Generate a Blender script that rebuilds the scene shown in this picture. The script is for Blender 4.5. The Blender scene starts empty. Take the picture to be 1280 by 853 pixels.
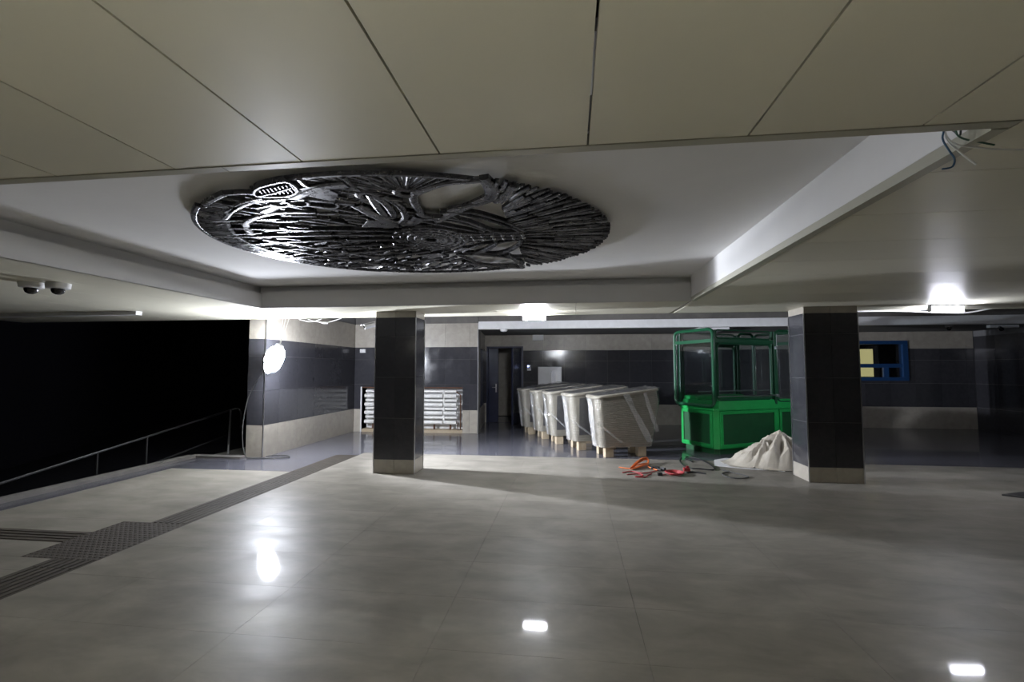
import bpy, bmesh, math, random
from mathutils import Vector, Matrix
R = math.radians
scene = bpy.context.scene
C = scene.collection
random.seed(7)

# ------------------------------------------------------------------ camera, world, exposure
cam_data = bpy.data.cameras.new('camera')
cam = bpy.data.objects.new('camera', cam_data); C.objects.link(cam)
cam_data.sensor_fit = 'HORIZONTAL'; cam_data.sensor_width = 36.0
cam_data.lens = 36.0 * 590.0 / 1280.0
cam_data.clip_start = 0.05
cam.location = (0, 0, 1.52)
YAW = math.atan2(74.0, 590.0)
PITCH = math.atan2(35.5, math.hypot(590.0, 74.0))
fwd = Vector((-math.sin(YAW) * math.cos(PITCH), math.cos(YAW) * math.cos(PITCH), math.sin(PITCH)))
cam.rotation_euler = fwd.to_track_quat('-Z', 'Y').to_euler()
scene.camera = cam

world = bpy.data.worlds.new('world'); scene.world = world
world.use_nodes = True
world.node_tree.nodes['Background'].inputs[0].default_value = (0.5, 0.55, 0.7, 1)
world.node_tree.nodes['Background'].inputs[1].default_value = 0.0

vs = scene.view_settings
scene.display_settings.display_device = 'sRGB'
vs.view_transform = 'Standard'; vs.look = 'None'; vs.gamma = 1.0; vs.use_curve_mapping = False
vs.exposure = 0.6

WORK = 290.0      # radiance of the hanging work lamp
MID = 460.0        # LED fixture in the middle
RGT = 200.0        # LED fixture on the right
TUBE = 20.0       # tubes of the hall behind the camera

# ------------------------------------------------------------------ materials
def mat(name, col, rough=0.5, metal=0.0, var=None, scale=3.0, stretch=(1, 1, 1), rvar=0.0, rscale=4.0,
        bump=0.0, bscale=30.0, coat=0.0, coat_rough=0.05, rnd=0.0, emit=None, spec=0.5, detail=6.0, ramp=0.18):
    m = bpy.data.materials.new(name); m.use_nodes = True
    nt = m.node_tree; N = nt.nodes; K = nt.links
    b = N['Principled BSDF']
    b.inputs['Base Color'].default_value = (*col, 1)
    b.inputs['Roughness'].default_value = rough
    b.inputs['Metallic'].default_value = metal
    b.inputs['Specular IOR Level'].default_value = spec
    b.inputs['Coat Weight'].default_value = coat
    b.inputs['Coat Roughness'].default_value = coat_rough
    geo = N.new('ShaderNodeNewGeometry')
    mp = N.new('ShaderNodeMapping'); mp.inputs['Scale'].default_value = stretch
    K.new(geo.outputs['Position'], mp.inputs['Vector'])
    src = None
    if var is not None:
        n = N.new('ShaderNodeTexNoise'); n.inputs['Scale'].default_value = scale
        n.inputs['Detail'].default_value = detail; n.inputs['Roughness'].default_value = 0.62
        n.inputs['Distortion'].default_value = 0.4
        K.new(mp.outputs['Vector'], n.inputs['Vector'])
        cr = N.new('ShaderNodeValToRGB')
        cr.color_ramp.elements[0].position = 0.5 - ramp; cr.color_ramp.elements[1].position = 0.5 + ramp
        cr.color_ramp.elements[0].color = (*col, 1); cr.color_ramp.elements[1].color = (*var, 1)
        K.new(n.outputs['Fac'], cr.inputs['Fac'])
        src = cr.outputs['Color']
    if rnd > 0:
        oi = N.new('ShaderNodeObjectInfo')
        mr = N.new('ShaderNodeMapRange'); mr.inputs['To Min'].default_value = 1 - rnd; mr.inputs['To Max'].default_value = 1 + rnd
        K.new(oi.outputs['Random'], mr.inputs['Value'])
        mx = N.new('ShaderNodeVectorMath'); mx.operation = 'SCALE'
        if src: K.new(src, mx.inputs[0])
        else: mx.inputs[0].default_value = col
        K.new(mr.outputs['Result'], mx.inputs['Scale'])
        src = mx.outputs['Vector']
    if src: K.new(src, b.inputs['Base Color'])
    if rvar > 0:
        n = N.new('ShaderNodeTexNoise'); n.inputs['Scale'].default_value = rscale; n.inputs['Detail'].default_value = 5
        K.new(mp.outputs['Vector'], n.inputs['Vector'])
        mr = N.new('ShaderNodeMapRange'); mr.inputs['From Min'].default_value = 0.3; mr.inputs['From Max'].default_value = 0.7
        mr.inputs['To Min'].default_value = max(0.02, rough - rvar); mr.inputs['To Max'].default_value = rough + rvar
        K.new(n.outputs['Fac'], mr.inputs['Value']); K.new(mr.outputs['Result'], b.inputs['Roughness'])
    if bump > 0:
        n = N.new('ShaderNodeTexNoise'); n.inputs['Scale'].default_value = bscale; n.inputs['Detail'].default_value = 3
        K.new(geo.outputs['Position'], n.inputs['Vector'])
        bp = N.new('ShaderNodeBump'); bp.inputs['Strength'].default_value = bump; bp.inputs['Distance'].default_value = 0.01
        K.new(n.outputs['Fac'], bp.inputs['Height']); K.new(bp.outputs['Normal'], b.inputs['Normal'])
    if emit:
        b.inputs['Emission Color'].default_value = (*emit[0], 1); b.inputs['Emission Strength'].default_value = emit[1]
    return m

def clear_mat(name, tint, gloss, rough, bump=0.0, bscale=8.0, haze=0.0, haze_col=(0.8, 0.8, 0.8)):
    """thin see-through sheet (glass pane, stretch film): transparent body with fresnel reflection and a little milky diffuse"""
    m = bpy.data.materials.new(name); m.use_nodes = True
    nt = m.node_tree; N = nt.nodes; K = nt.links
    for n in list(N): N.remove(n)
    out = N.new('ShaderNodeOutputMaterial')
    tr = N.new('ShaderNodeBsdfTransparent'); tr.inputs['Color'].default_value = (*tint, 1)
    df = N.new('ShaderNodeBsdfDiffuse'); df.inputs['Color'].default_value = (*haze_col, 1)
    gl = N.new('ShaderNodeBsdfGlossy'); gl.inputs['Roughness'].default_value = rough; gl.inputs['Color'].default_value = (0.95, 0.95, 0.95, 1)
    fc = N.new('ShaderNodeLayerWeight'); fc.inputs['Blend'].default_value = 0.5
    pw = N.new('ShaderNodeMath'); pw.operation = 'POWER'; pw.inputs[1].default_value = 4.0
    lw = N.new('ShaderNodeMapRange'); lw.inputs['To Min'].default_value = ((gloss - 1) / (gloss + 1)) ** 2; lw.inputs['To Max'].default_value = 0.8
    K.new(fc.outputs['Facing'], pw.inputs[0]); K.new(pw.outputs[0], lw.inputs['Value'])
    m1 = N.new('ShaderNodeMixShader'); m1.inputs['Fac'].default_value = haze
    K.new(tr.outputs[0], m1.inputs[1]); K.new(df.outputs[0], m1.inputs[2])
    m2 = N.new('ShaderNodeMixShader')
    K.new(lw.outputs[0], m2.inputs['Fac']); K.new(m1.outputs[0], m2.inputs[1]); K.new(gl.outputs[0], m2.inputs[2])
    K.new(m2.outputs[0], out.inputs['Surface'])
    if bump > 0:
        tc = N.new('ShaderNodeNewGeometry')
        mp = N.new('ShaderNodeMapping'); mp.inputs['Scale'].default_value = (1, 1, 0.35)
        n = N.new('ShaderNodeTexNoise'); n.inputs['Scale'].default_value = bscale; n.inputs['Detail'].default_value = 4; n.inputs['Distortion'].default_value = 1.5
        bp = N.new('ShaderNodeBump'); bp.inputs['Strength'].default_value = bump; bp.inputs['Distance'].default_value = 0.05
        K.new(tc.outputs['Position'], mp.inputs['Vector']); K.new(mp.outputs[0], n.inputs['Vector'])
        K.new(n.outputs['Fac'], bp.inputs['Height'])
        K.new(bp.outputs[0], gl.inputs['Normal']); K.new(bp.outputs[0], df.inputs['Normal'])
    return m

def lamp_mat(name, col, strength):
    m = bpy.data.materials.new(name); m.use_nodes = True
    b = m.node_tree.nodes['Principled BSDF']
    b.inputs['Base Color'].default_value = (0.8, 0.8, 0.8, 1)
    b.inputs['Emission Color'].default_value = (*col, 1); b.inputs['Emission Strength'].default_value = strength
    return m

M = {}
M['stone'] = mat('pale_stone', (0.160, 0.149, 0.128), 0.42, var=(0.232, 0.217, 0.188), scale=2.6, stretch=(0.7, 1.4, 1), rvar=0.05, rscale=3,
                 coat=0.11, coat_rough=0.045, spec=0.05, rnd=0.02, detail=12, ramp=0.16)
M['dark_stone'] = mat('dark_polished_stone', (0.085, 0.085, 0.10), 0.22, var=(0.10, 0.10, 0.118), scale=5, rvar=0.0, coat=0.3, rnd=0.05)
M['grout'] = mat('grout', (0.11, 0.11, 0.105), 0.8)
M['tactile'] = mat('tactile_stone', (0.050, 0.044, 0.037), 0.75, var=(0.068, 0.060, 0.051), scale=9, rnd=0.05, spec=0.1)
M['tile_dark'] = mat('dark_tile', (0.030, 0.030, 0.035), 0.13, var=(0.040, 0.040, 0.046), scale=14, rvar=0.06, bump=0.03, bscale=60, rnd=0.15)
M['tile_beige'] = mat('beige_tile', (0.30, 0.275, 0.235), 0.38, var=(0.38, 0.35, 0.30), scale=7, stretch=(1, 1, 1), rnd=0.06)
M['tile_grout'] = mat('tile_grout', (0.16, 0.16, 0.165), 0.8)
M['panel'] = mat('beige_ceiling_panel', (0.70, 0.675, 0.55), 0.46, var=(0.74, 0.715, 0.585), scale=0.8, rvar=0.03, bump=0.02, bscale=160, rnd=0.03, spec=0.9)
M['panel_trim'] = mat('beige_edge_trim', (0.42, 0.41, 0.33), 0.4)
M['plaster'] = mat('white_plaster', (0.73, 0.725, 0.715), 0.85, var=(0.77, 0.765, 0.755), scale=1.2, bump=0.05, bscale=40)
M['white'] = mat('white_paint', (0.74, 0.74, 0.75), 0.45, var=(0.66, 0.66, 0.66), scale=6)
M['white_gloss'] = mat('white_enamel', (0.78, 0.78, 0.77), 0.25, var=(0.66, 0.65, 0.62), scale=12)
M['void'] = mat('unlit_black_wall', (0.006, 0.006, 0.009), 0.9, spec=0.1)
M['concrete'] = mat('raw_concrete', (0.10, 0.095, 0.09), 0.9, var=(0.15, 0.14, 0.13), scale=3)
M['hall'] = mat('hall_paint', (0.16, 0.16, 0.16), 0.8, var=(0.20, 0.195, 0.19), scale=2)
M['steel'] = mat('brushed_steel', (0.62, 0.62, 0.64), 0.28, 1.0)
M['steel_dull'] = mat('dull_steel', (0.40, 0.40, 0.42), 0.5, 0.8)
M['black_metal'] = mat('black_metal', (0.02, 0.02, 0.022), 0.4, 0.3)
M['relief'] = mat('dark_patinated_metal', (0.065, 0.065, 0.072), 0.30, 0.8, var=(0.13, 0.13, 0.14), scale=14, rvar=0.1, rscale=20, bump=0.10, bscale=90, rnd=0.3)
M['green'] = mat('green_paint', (0.012, 0.30, 0.065), 0.32, var=(0.015, 0.36, 0.08), scale=6, bump=0.02)
M['green_frame'] = mat('dark_green_paint', (0.010, 0.075, 0.034), 0.3)
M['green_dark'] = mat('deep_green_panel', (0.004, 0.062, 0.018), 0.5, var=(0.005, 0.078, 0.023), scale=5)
M['glass'] = clear_mat('cabin_glass', (0.80, 0.83, 0.84), 1.75, 0.01)
M['dark_glass'] = clear_mat('window_glass', (0.75, 0.78, 0.82), 1.5, 0.01)
M['film'] = clear_mat('stretch_film', (0.95, 0.95, 0.95), 1.75, 0.14, bump=1.0, bscale=9, haze=0.02, haze_col=(0.75, 0.75, 0.75))
M['film_top'] = clear_mat('film_top', (0.93, 0.93, 0.93), 1.35, 0.12, bump=1.0, bscale=12, haze=0.02)
M['film_fold'] = clear_mat('film_fold', (0.93, 0.93, 0.93), 1.9, 0.18, bump=1.0, bscale=14, haze=0.22, haze_col=(0.8, 0.8, 0.8))
M['crate'] = mat('grey_beige_plastic', (0.24, 0.225, 0.185), 0.42, var=(0.29, 0.27, 0.225), scale=8, rnd=0.06)
M['crate_shade'] = mat('painted_crate_shade', (0.035, 0.035, 0.04), 0.35, var=(0.05, 0.05, 0.055), scale=8)  # painted shade for container fronts and hollow tops
M['wood'] = mat('pale_timber', (0.34, 0.27, 0.18), 0.7, var=(0.42, 0.35, 0.25), scale=10, stretch=(1, 6, 1))
M['tarp'] = mat('white_tarpaulin', (0.36, 0.33, 0.275), 0.45, var=(0.43, 0.395, 0.335), scale=5, bump=0.2, bscale=12)
M['sheet'] = mat('white_sheet', (0.66, 0.66, 0.66), 0.55)
M['door'] = mat('dark_blue_door', (0.018, 0.022, 0.05), 0.3, var=(0.03, 0.035, 0.075), scale=4)
M['blue'] = mat('blue_frame_paint', (0.008, 0.045, 0.14), 0.4)
M['orange'] = mat('orange_cord', (0.62, 0.15, 0.03), 0.5)
M['red'] = mat('red_cord', (0.30, 0.025, 0.03), 0.5)
M['black'] = mat('black_rubber', (0.012, 0.012, 0.013), 0.5)
M['grey_cord'] = mat('grey_cord', (0.07, 0.07, 0.068), 0.55, spec=0.2)
M['white_cord'] = mat('white_cord', (0.7, 0.7, 0.68), 0.5)
M['blue_cord'] = mat('blue_cord', (0.02, 0.08, 0.16), 0.5)
M['green_cord'] = mat('green_cord', (0.03, 0.10, 0.06), 0.5)
M['rust'] = mat('rusty_pipe', (0.12, 0.05, 0.025), 0.8, var=(0.07, 0.035, 0.02), scale=20)
M['yellow'] = mat('glowing_yellow_panel', (0.7, 0.62, 0.25), 0.7, emit=((1.0, 0.86, 0.36), 0.42))  # emission stands in for light from the room behind
M['lens'] = mat('black_dome', (0.008, 0.008, 0.008), 0.05, coat=1.0)
M['work'] = lamp_mat('work_lamp_glow', (0.86, 0.90, 1.0), WORK)
M['mid'] = lamp_mat('mid_led_glow', (0.90, 0.93, 1.0), MID)
M['rgt'] = lamp_mat('right_led_glow', (0.86, 0.88, 1.0), RGT)
M['tube'] = lamp_mat('tube_glow', (1.0, 0.97, 0.86), TUBE)
M['led_blue'] = lamp_mat('reader_led', (0.35, 0.45, 1.0), 3.0)

# ------------------------------------------------------------------ helpers
class MB:
    """collects shapes; build() links them as ONE mesh object"""
    def __init__(s): s.v = []; s.f = []
    def add(s, vs, fs):
        o = len(s.v); s.v += [tuple(p) for p in vs]; s.f += [tuple(i + o for i in f) for f in fs]; return s
    def box(s, x0, y0, z0, x1, y1, z1, mtx=None):
        vs = [Vector(p) for p in ((x0, y0, z0), (x1, y0, z0), (x1, y1, z0), (x0, y1, z0), (x0, y0, z1), (x1, y0, z1), (x1, y1, z1), (x0, y1, z1))]
        if mtx: vs = [mtx @ p for p in vs]
        return s.add(vs, [(0, 3, 2, 1), (4, 5, 6, 7), (0, 1, 5, 4), (1, 2, 6, 5), (2, 3, 7, 6), (3, 0, 4, 7)])
    def tube(s, pts, r, n=8, closed=False, taper=None):
        pts = [Vector(p) for p in pts]; m = len(pts); rings = []
        prev = None
        for i, p in enumerate(pts):
            a = pts[i - 1] if (i > 0 or closed) else p
            b = pts[(i + 1) % m] if (i < m - 1 or closed) else p
            t = (b - a).normalized() if (b - a).length > 1e-9 else Vector((0, 0, 1))
            if prev is None:
                up = Vector((0, 0, 1)) if abs(t.z) < 0.9 else Vector((1, 0, 0))
                u = t.cross(up).normalized()
            else:
                u = (prev - t * prev.dot(t))
                u = u.normalized() if u.length > 1e-6 else t.orthogonal().normalized()
            prev = u; w = t.cross(u)
            rr = r if taper is None else r * taper[i]
            rings.append([p + (u * math.cos(2 * math.pi * k / n) + w * math.sin(2 * math.pi * k / n)) * rr for k in range(n)])
        vs = [q for g in rings for q in g]; fs = []
        for i in range(m if closed else m - 1):
            j = (i + 1) % m
            for k in range(n):
                k2 = (k + 1) % n
                fs.append((i * n + k, i * n + k2, j * n + k2, j * n + k))
        if not closed:
            fs.append(tuple(range(n - 1, -1, -1))); fs.append(tuple((m - 1) * n + k for k in range(n)))
        return s.add(vs, fs)
    def loft(s, rings, cap=True):
        n = len(rings[0]); vs = [q for g in rings for q in g]; fs = []
        for i in range(len(rings) - 1):
            for k in range(n):
                k2 = (k + 1) % n
                fs.append((i * n + k, i * n + k2, (i + 1) * n + k2, (i + 1) * n + k))
        if cap:
            fs.append(tuple(range(n - 1, -1, -1))); fs.append(tuple((len(rings) - 1) * n + k for k in range(n)))
        return s.add(vs, fs)
    def lathe(s, prof, c=(0, 0, 0), n=20, mtx=None):
        rings = []
        for r, z in prof:
            ring = [Vector((r * math.cos(2 * math.pi * k / n), r * math.sin(2 * math.pi * k / n), z)) for k in range(n)]
            rings.append([(mtx @ q if mtx else q) + Vector(c) for q in ring])
        return s.loft(rings)
    def prism(s, poly, z0, z1):
        n = len(poly)
        area = sum(poly[i][0] * poly[(i + 1) % n][1] - poly[(i + 1) % n][0] * poly[i][1] for i in range(n))
        if area < 0: poly = poly[::-1]
        return s.loft([[Vector((x, y, z0)) for x, y in poly], [Vector((x, y, z1)) for x, y in poly]])
    def build(s, name, m, parent=None, smooth=False, bevel=0.0, kind=None, label=None):
        me = bpy.data.meshes.new(name); me.from_pydata(s.v, [], s.f); me.update()
        if m: me.materials.append(m)
        o = bpy.data.objects.new(name, me); C.objects.link(o)
        if smooth:
            me.polygons.foreach_set('use_smooth', [True] * len(me.polygons))
            try: me.set_sharp_from_angle(angle=R(45))
            except Exception: pass
        if bevel > 0:
            b = o.modifiers.new('bevel', 'BEVEL'); b.width = bevel; b.segments = 2; b.limit_method = 'ANGLE'
        if parent: o.parent = parent
        if kind: o['kind'] = kind
        if label: o['label'] = label
        return o

def empty(name, loc=(0, 0, 0), rz=0.0):
    o = bpy.data.objects.new(name, None); C.objects.link(o); o.empty_display_size = 0.1
    o.location = loc; o.rotation_euler = (0, 0, rz); return o
def tag(o, label, cat, group=None):
    o['label'] = label; o['category'] = cat
    if group: o['group'] = group
    return o
def thing(name, label, cat, loc=(0, 0, 0), rz=0.0, group=None):
    return tag(empty(name, loc, rz), label, cat, group)
def structure(name):
    o = empty(name); o['kind'] = 'structure'; return o
def smooth_path(pts, sub=5, closed=False):
    P = [Vector(p) for p in pts]; n = len(P); out = []
    for i in range(n if closed else n - 1):
        p1, p2 = P[i], P[(i + 1) % n]
        p0 = P[i - 1] if (i > 0 or closed) else p1
        p3 = P[(i + 2) % n] if (i + 2 < n or closed) else p2
        for k in range(sub):
            t = k / sub
            out.append(0.5 * ((2 * p1) + (p2 - p0) * t + (2 * p0 - 5 * p1 + 4 * p2 - p3) * t * t + (3 * p1 - p0 - 3 * p2 + p3) * t ** 3))
    if not closed: out.append(P[-1])
    return out
def rrect(w0, h0, w1, h1, r, n=5):
    out = []
    for cx, cy, a0 in ((w1 - r, h1 - r, 0), (w0 + r, h1 - r, 90), (w0 + r, h0 + r, 180), (w1 - r, h0 + r, 270)):
        for k in range(n + 1):
            a = R(a0 + 90 * k / n); out.append((cx + r * math.cos(a), cy + r * math.sin(a)))
    return out

_tile_cache = {}
def piece(name, w, h, t, m, parent, mtx, bev=0.0):
    """a tile / slab / panel w wide (local x), h high (local z), t thick with its face on local y=0; alike ones share a mesh"""
    key = (name, round(w, 3), round(h, 3), round(t, 4), m.name)
    me = _tile_cache.get(key)
    if me is None:
        b = MB().box(0, 0, 0, w, t, h)
        me = bpy.data.meshes.new(name); me.from_pydata(b.v, [], b.f); me.update(); me.materials.append(m); _tile_cache[key] = me
    o = bpy.data.objects.new(name, me); C.objects.link(o)
    o.parent = parent; o.matrix_local = mtx
    return o

def frame_mtx(origin, ux, uz):
    """local x along ux, z along uz, y = z cross x: the face at y=0 looks toward -y"""
    ux = Vector(ux).normalized(); uz = Vector(uz).normalized(); uy = uz.cross(ux)
    m = Matrix((ux, uy, uz)).transposed().to_4x4(); m.translation = Vector(origin); return m

def tile_face(parent, origin, ux, length, rows, tw, gap=0.004, t=0.010, holes=(), start=0.0):
    """tiles on a vertical face; rows = [(z0, z1, material)], holes = [(s0, s1, z0, z1)] in the face's own coordinates"""
    ux = Vector(ux).normalized()
    xs = [0.0]; x = start if start > 0 else tw
    while x < length - 0.02: xs.append(x); x += tw
    xs.append(length)
    for z0, z1, m in rows:
        for a, b in zip(xs[:-1], xs[1:]):
            rects = [(a, b, z0, z1)]
            for h0, h1, g0, g1 in holes:
                nr = []
                for (p, q, u, v) in rects:
                    if q <= h0 or p >= h1 or v <= g0 or u >= g1: nr.append((p, q, u, v)); continue
                    if p < h0: nr.append((p, h0, u, v))
                    if q > h1: nr.append((h1, q, u, v))
                    pm, qm = max(p, h0), min(q, h1)
                    if u < g0: nr.append((pm, qm, u, g0))
                    if v > g1: nr.append((pm, qm, g1, v))
                rects = nr
            for (p, q, u, v) in rects:
                if q - p < 0.02 or v - u < 0.02: continue
                o = Vector(origin) + ux * (p + gap / 2) + Vector((0, 0, u + gap / 2))
                piece('tile', q - p - gap, v - u - gap, t, m, parent, frame_mtx(o, ux, (0, 0, 1)))

# ------------------------------------------------------------------ floor
CEIL = 2.38
floor = structure('floor')
MB().box(-6.4, -7, -0.14, 12.2, 13.4, -0.012).build('screed', M['grout'], floor)
TW, TD = 1.17, 0.585
def slabs(x0, x1, y0, y1, m, tw=TW, td=TD, ox=-1.95, oy=0.25, name='slab'):
    i0 = math.floor((x0 - ox) / tw); i1 = math.ceil((x1 - ox) / tw)
    j0 = math.floor((y0 - oy) / td); j1 = math.ceil((y1 - oy) / td)
    for j in range(j0, j1):
        for i in range(i0, i1):
            a = max(x0, ox + i * tw); b = min(x1, ox + (i + 1) * tw); c = max(y0, oy + j * td); d = min(y1, oy + (j + 1) * td)
            if b - a < 0.03 or d - c < 0.03: continue
            g = 0.0016
            # slab lies flat: local x -> +X, local z -> +Y, face (local -y) looks up
            piece(name, b - a - g, d - c - g, 0.013, m, floor, frame_mtx((a + g / 2, c + g / 2, 0), (1, 0, 0), (0, 1, 0)))
slabs(-3.75, 9.0, 0.25, 8.3, M['stone'])
slabs(-6.1, -4.15, 4.3, 6.65, M['stone'])
slabs(-6.1, -4.45, 3.98, 4.3, M['stone'])
slabs(-6.1, -4.45, 3.4, 3.72, M['stone'])
slabs(-6.1, -4.15, 1.42, 3.4, M['stone'])
MB().box(-6.4, -7, -0.013, 12.2, 0.25, 0.0).build('rear_floor', M['stone'], floor)
MB().box(-6.4, 0.25, -0.013, -4.15, 1.42, 0).build('rear_floor', M['stone'], floor)
MB().box(9.0, 0.25, -0.013, 12.2, 8.3, 0).build('rear_floor', M['stone'], floor)
# dark polished border slabs
d = MB()
d.box(-6.4, 1.42, -0.013, -6.103, 6.65, 0)
d.build('dark_border', M['dark_stone'], floor)
for args in ((-6.4, -4.15, 6.653, 7.62), (-5.30, -4.15, 7.622, 11.04), (-4.15, -3.75, 8.05, 11.04), (-3.75, 9.0, 8.303, 13.4), (9.0, 12.2, 8.303, 13.4)):
    slabs(*args, M['dark_stone'], tw=1.17, td=1.17, ox=-3.75, oy=8.303, name='dark_slab')
# tactile paving: base, ridges, studs
MB().box(-4.15, 0.25, -0.013, -3.75, 8.05, 0.0).build('tactile_strip', M['tactile'], floor)
MB().box(-4.45, 3.4, -0.0125, -4.152, 4.3, 0.0005).build('tactile_square', M['tactile'], floor)
MB().box(-6.1, 3.722, -0.013, -4.452, 3.978, 0.0).build('tactile_strip', M['tactile'], floor)
for k in range(6):
    x = -4.12 + k * 0.062
    b = MB()
    for (y0, y1) in ((0.3, 3.4), (4.3, 8.03)):
        y = y0
        while y < y1 - 0.05:
            ye = min(y + 0.58, y1)
            b.box(x, y, 0, x + 0.030, ye, 0.005); y = ye + 0.008
    b.build('ridge', M['tactile'], floor)
for k in range(4):
    y = 3.735 + k * 0.062
    MB().box(-6.09, y, 0, -4.46, y + 0.03, 0.005).build('ridge', M['tactile'], floor)
b = MB()
for i in range(14):
    for j in range(18):
        x = -4.43 + i * 0.05; y = 3.42 + j * 0.05
        if x < -3.76:
            b.loft([[Vector((x + rr * math.cos(R(60 * k)), y + rr * math.sin(R(60 * k)), z)) for k in range(6)] for rr, z in ((0.017, 0.0), (0.011, 0.004))])
b.build('tactile_studs', M['tactile'], floor, kind='stuff')

# curb and sunken ramp on the left
t = structure('trim_1')
MB().box(-6.55, 1.0, -0.3, -6.402, 7.46, 0.05).build('curb', M['concrete'], t, bevel=0.006)
MB().box(-6.55, 7.462, -0.3, -5.58, 7.62, 0.035).build('curb', M['concrete'], t, bevel=0.006)
w = structure('wall_left')
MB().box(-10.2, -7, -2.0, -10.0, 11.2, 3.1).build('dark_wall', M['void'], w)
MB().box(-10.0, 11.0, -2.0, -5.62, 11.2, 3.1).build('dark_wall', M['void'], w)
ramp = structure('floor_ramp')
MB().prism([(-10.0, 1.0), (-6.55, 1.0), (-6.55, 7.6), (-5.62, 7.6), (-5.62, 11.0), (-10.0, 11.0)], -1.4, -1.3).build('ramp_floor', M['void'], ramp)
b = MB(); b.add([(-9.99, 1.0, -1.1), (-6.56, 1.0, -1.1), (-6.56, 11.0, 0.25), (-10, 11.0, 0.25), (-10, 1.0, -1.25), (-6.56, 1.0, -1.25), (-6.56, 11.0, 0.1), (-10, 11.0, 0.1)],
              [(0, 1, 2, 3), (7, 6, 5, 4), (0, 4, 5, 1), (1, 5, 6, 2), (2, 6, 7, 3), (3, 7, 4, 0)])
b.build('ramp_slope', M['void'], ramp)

# ------------------------------------------------------------------ ceiling
ceil = structure('ceiling')
PW = 0.585
def flat_panel(x0, x1, y0, y1, z, m=None, t=0.03, name='panel', g=0.007):
    MB().box(x0 + g / 2, y0 + g / 2, z, x1 - g / 2, y1 - g / 2, z + t).build(name, m or M['panel'], ceil)
# near field: long panels running away from the camera
x = 0.069 - PW * 17
while x < 9.9:
    flat_panel(x, x + PW, -2.6, 1.79, CEIL, g=0.008); x += PW
for (a, b_) in ((-9.9, -1.47), (-1.47, 1.555)):
    flat_panel(a, b_, 1.79, 1.84, CEIL - 0.002, M['panel_trim'], 0.05, 'edge_trim', 0.004)
# left field
x = -4.33 - PW * 10
while x < -4.34:
    flat_panel(x, x + PW, 1.845, 7.45, CEIL, g=0.003); x += PW
# far field
x = 0.069 - PW * 8
xs = [-4.33] + [0.069 + PW * k for k in range(-7, 3)] + [1.50]
for a, b_ in zip(xs[:-1], xs[1:]):
    flat_panel(a, b_, 6.13, 7.45, CEIL, g=0.004)
# right field: panels run across
ys = [1.79, 2.23] + [2.23 + PW * k for k in range(1, 9)] + [7.45]
for a, b_ in zip(ys[:-1], ys[1:]):
    flat_panel(1.56, 10.0, a, b_, CEIL, g=0.005)
flat_panel(1.50, 1.555, 1.845, 6.13, CEIL - 0.004, M['panel_trim'], 0.05, 'edge_trim', 0.0)
# recess of the opening
RZ = 2.695
MB().box(-4.75, 1.6, RZ, 1.95, 6.5, RZ + 0.05).build('recess_ceiling', M['plaster'], ceil)
MB().box(1.50, 1.845, CEIL + 0.045, 1.54, 6.12, RZ).build('recess_side', M['plaster'], ceil)
MB().box(-4.36, 1.845, CEIL + 0.0, -4.33, 6.13, 2.585).build('recess_side', M['plaster'], ceil)
MB().box(-4.36, 6.13, CEIL + 0.0, 1.50, 6.16, 2.61).build('recess_side', M['plaster'], ceil)
MB().box(-4.36, 1.80, CEIL + 0.06, 1.50, 1.84, 2.585).build('recess_side', M['plaster'], ceil)
MB().box(-4.47, 1.6, CEIL + 0.06, -4.43, 6.3, RZ).build('recess_side', M['plaster'], ceil)
MB().box(-4.43, 6.24, CEIL + 0.06, 1.95, 6.28, RZ).build('recess_side', M['plaster'], ceil)
slab = structure('ceiling_slab')
MB().box(-10.2, -7, 3.1, 12.4, 15.6, 3.25).build('concrete_slab', M['concrete'], slab)
# fascia behind the ceiling's far edge
MB().box(-10.0, 7.452, CEIL - 0.004, 10.0, 7.47, CEIL + 0.05).build('edge_trim', M['panel_trim'], ceil)

# ------------------------------------------------------------------ tiled walls
BG, DK = M['tile_beige'], M['tile_dark']
ROWS = [(0.0, 0.55, BG), (0.55, 1.15, DK), (1.15, 1.75, DK), (1.75, 2.05, DK), (2.05, 2.62, BG)]
# left pier with its end face and long side face
w = structure('wall_pier')
MB().box(-5.60, 7.632, 0, -5.292, 11.05, 3.1).build('core', M['tile_grout'], w)
tile_face(w, (-5.60, 7.62, 0), (1, 0, 0), 0.31, ROWS, 0.6)
tile_face(w, (-5.28, 7.622, 0), (0, 1, 0), 3.41, ROWS, 0.585, start=0.42)
MB().box(-5.29, 7.612, 0, -5.276, 7.626, 2.62).build('corner_trim', M['steel'], w)
# back wall with the radiator niche
w = structure('wall_back')
NX0, NX1, NZ = -5.08, -2.57, 1.09
MB().box(-5.28, 11.052, 0, NX0, 11.35, 3.1).box(NX1, 11.052, 0, -2.2, 11.35, 3.1).box(NX0, 11.052, NZ, NX1, 11.35, 3.1).build('core', M['concrete'], w)
tile_face(w, (-5.28, 11.04, 0), (1, 0, 0), 3.08, ROWS, 0.6, holes=[(NX0 + 5.28, NX1 + 5.28, 0, NZ)], start=0.48)
MB().box(NX0, 11.33, 0, NX1, 11.36, NZ).build('niche_back', M['white'], w)
MB().box(NX0 - 0.03, 11.03, 0.0, NX0, 11.33, NZ).build('niche_jamb', M['white'], w)
MB().box(NX0, 11.06, 0, NX1, 11.33, 0.07).build('niche_sill', M['wood'], w)
MB().box(NX0, 11.06, NZ - 0.03, NX1, 11.33, NZ).build('niche_lintel', M['rust'], w)
MB().box(-2.206, 11.028, 0, -2.19, 11.046, 2.62).build('corner_trim', M['steel'], w)
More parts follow.
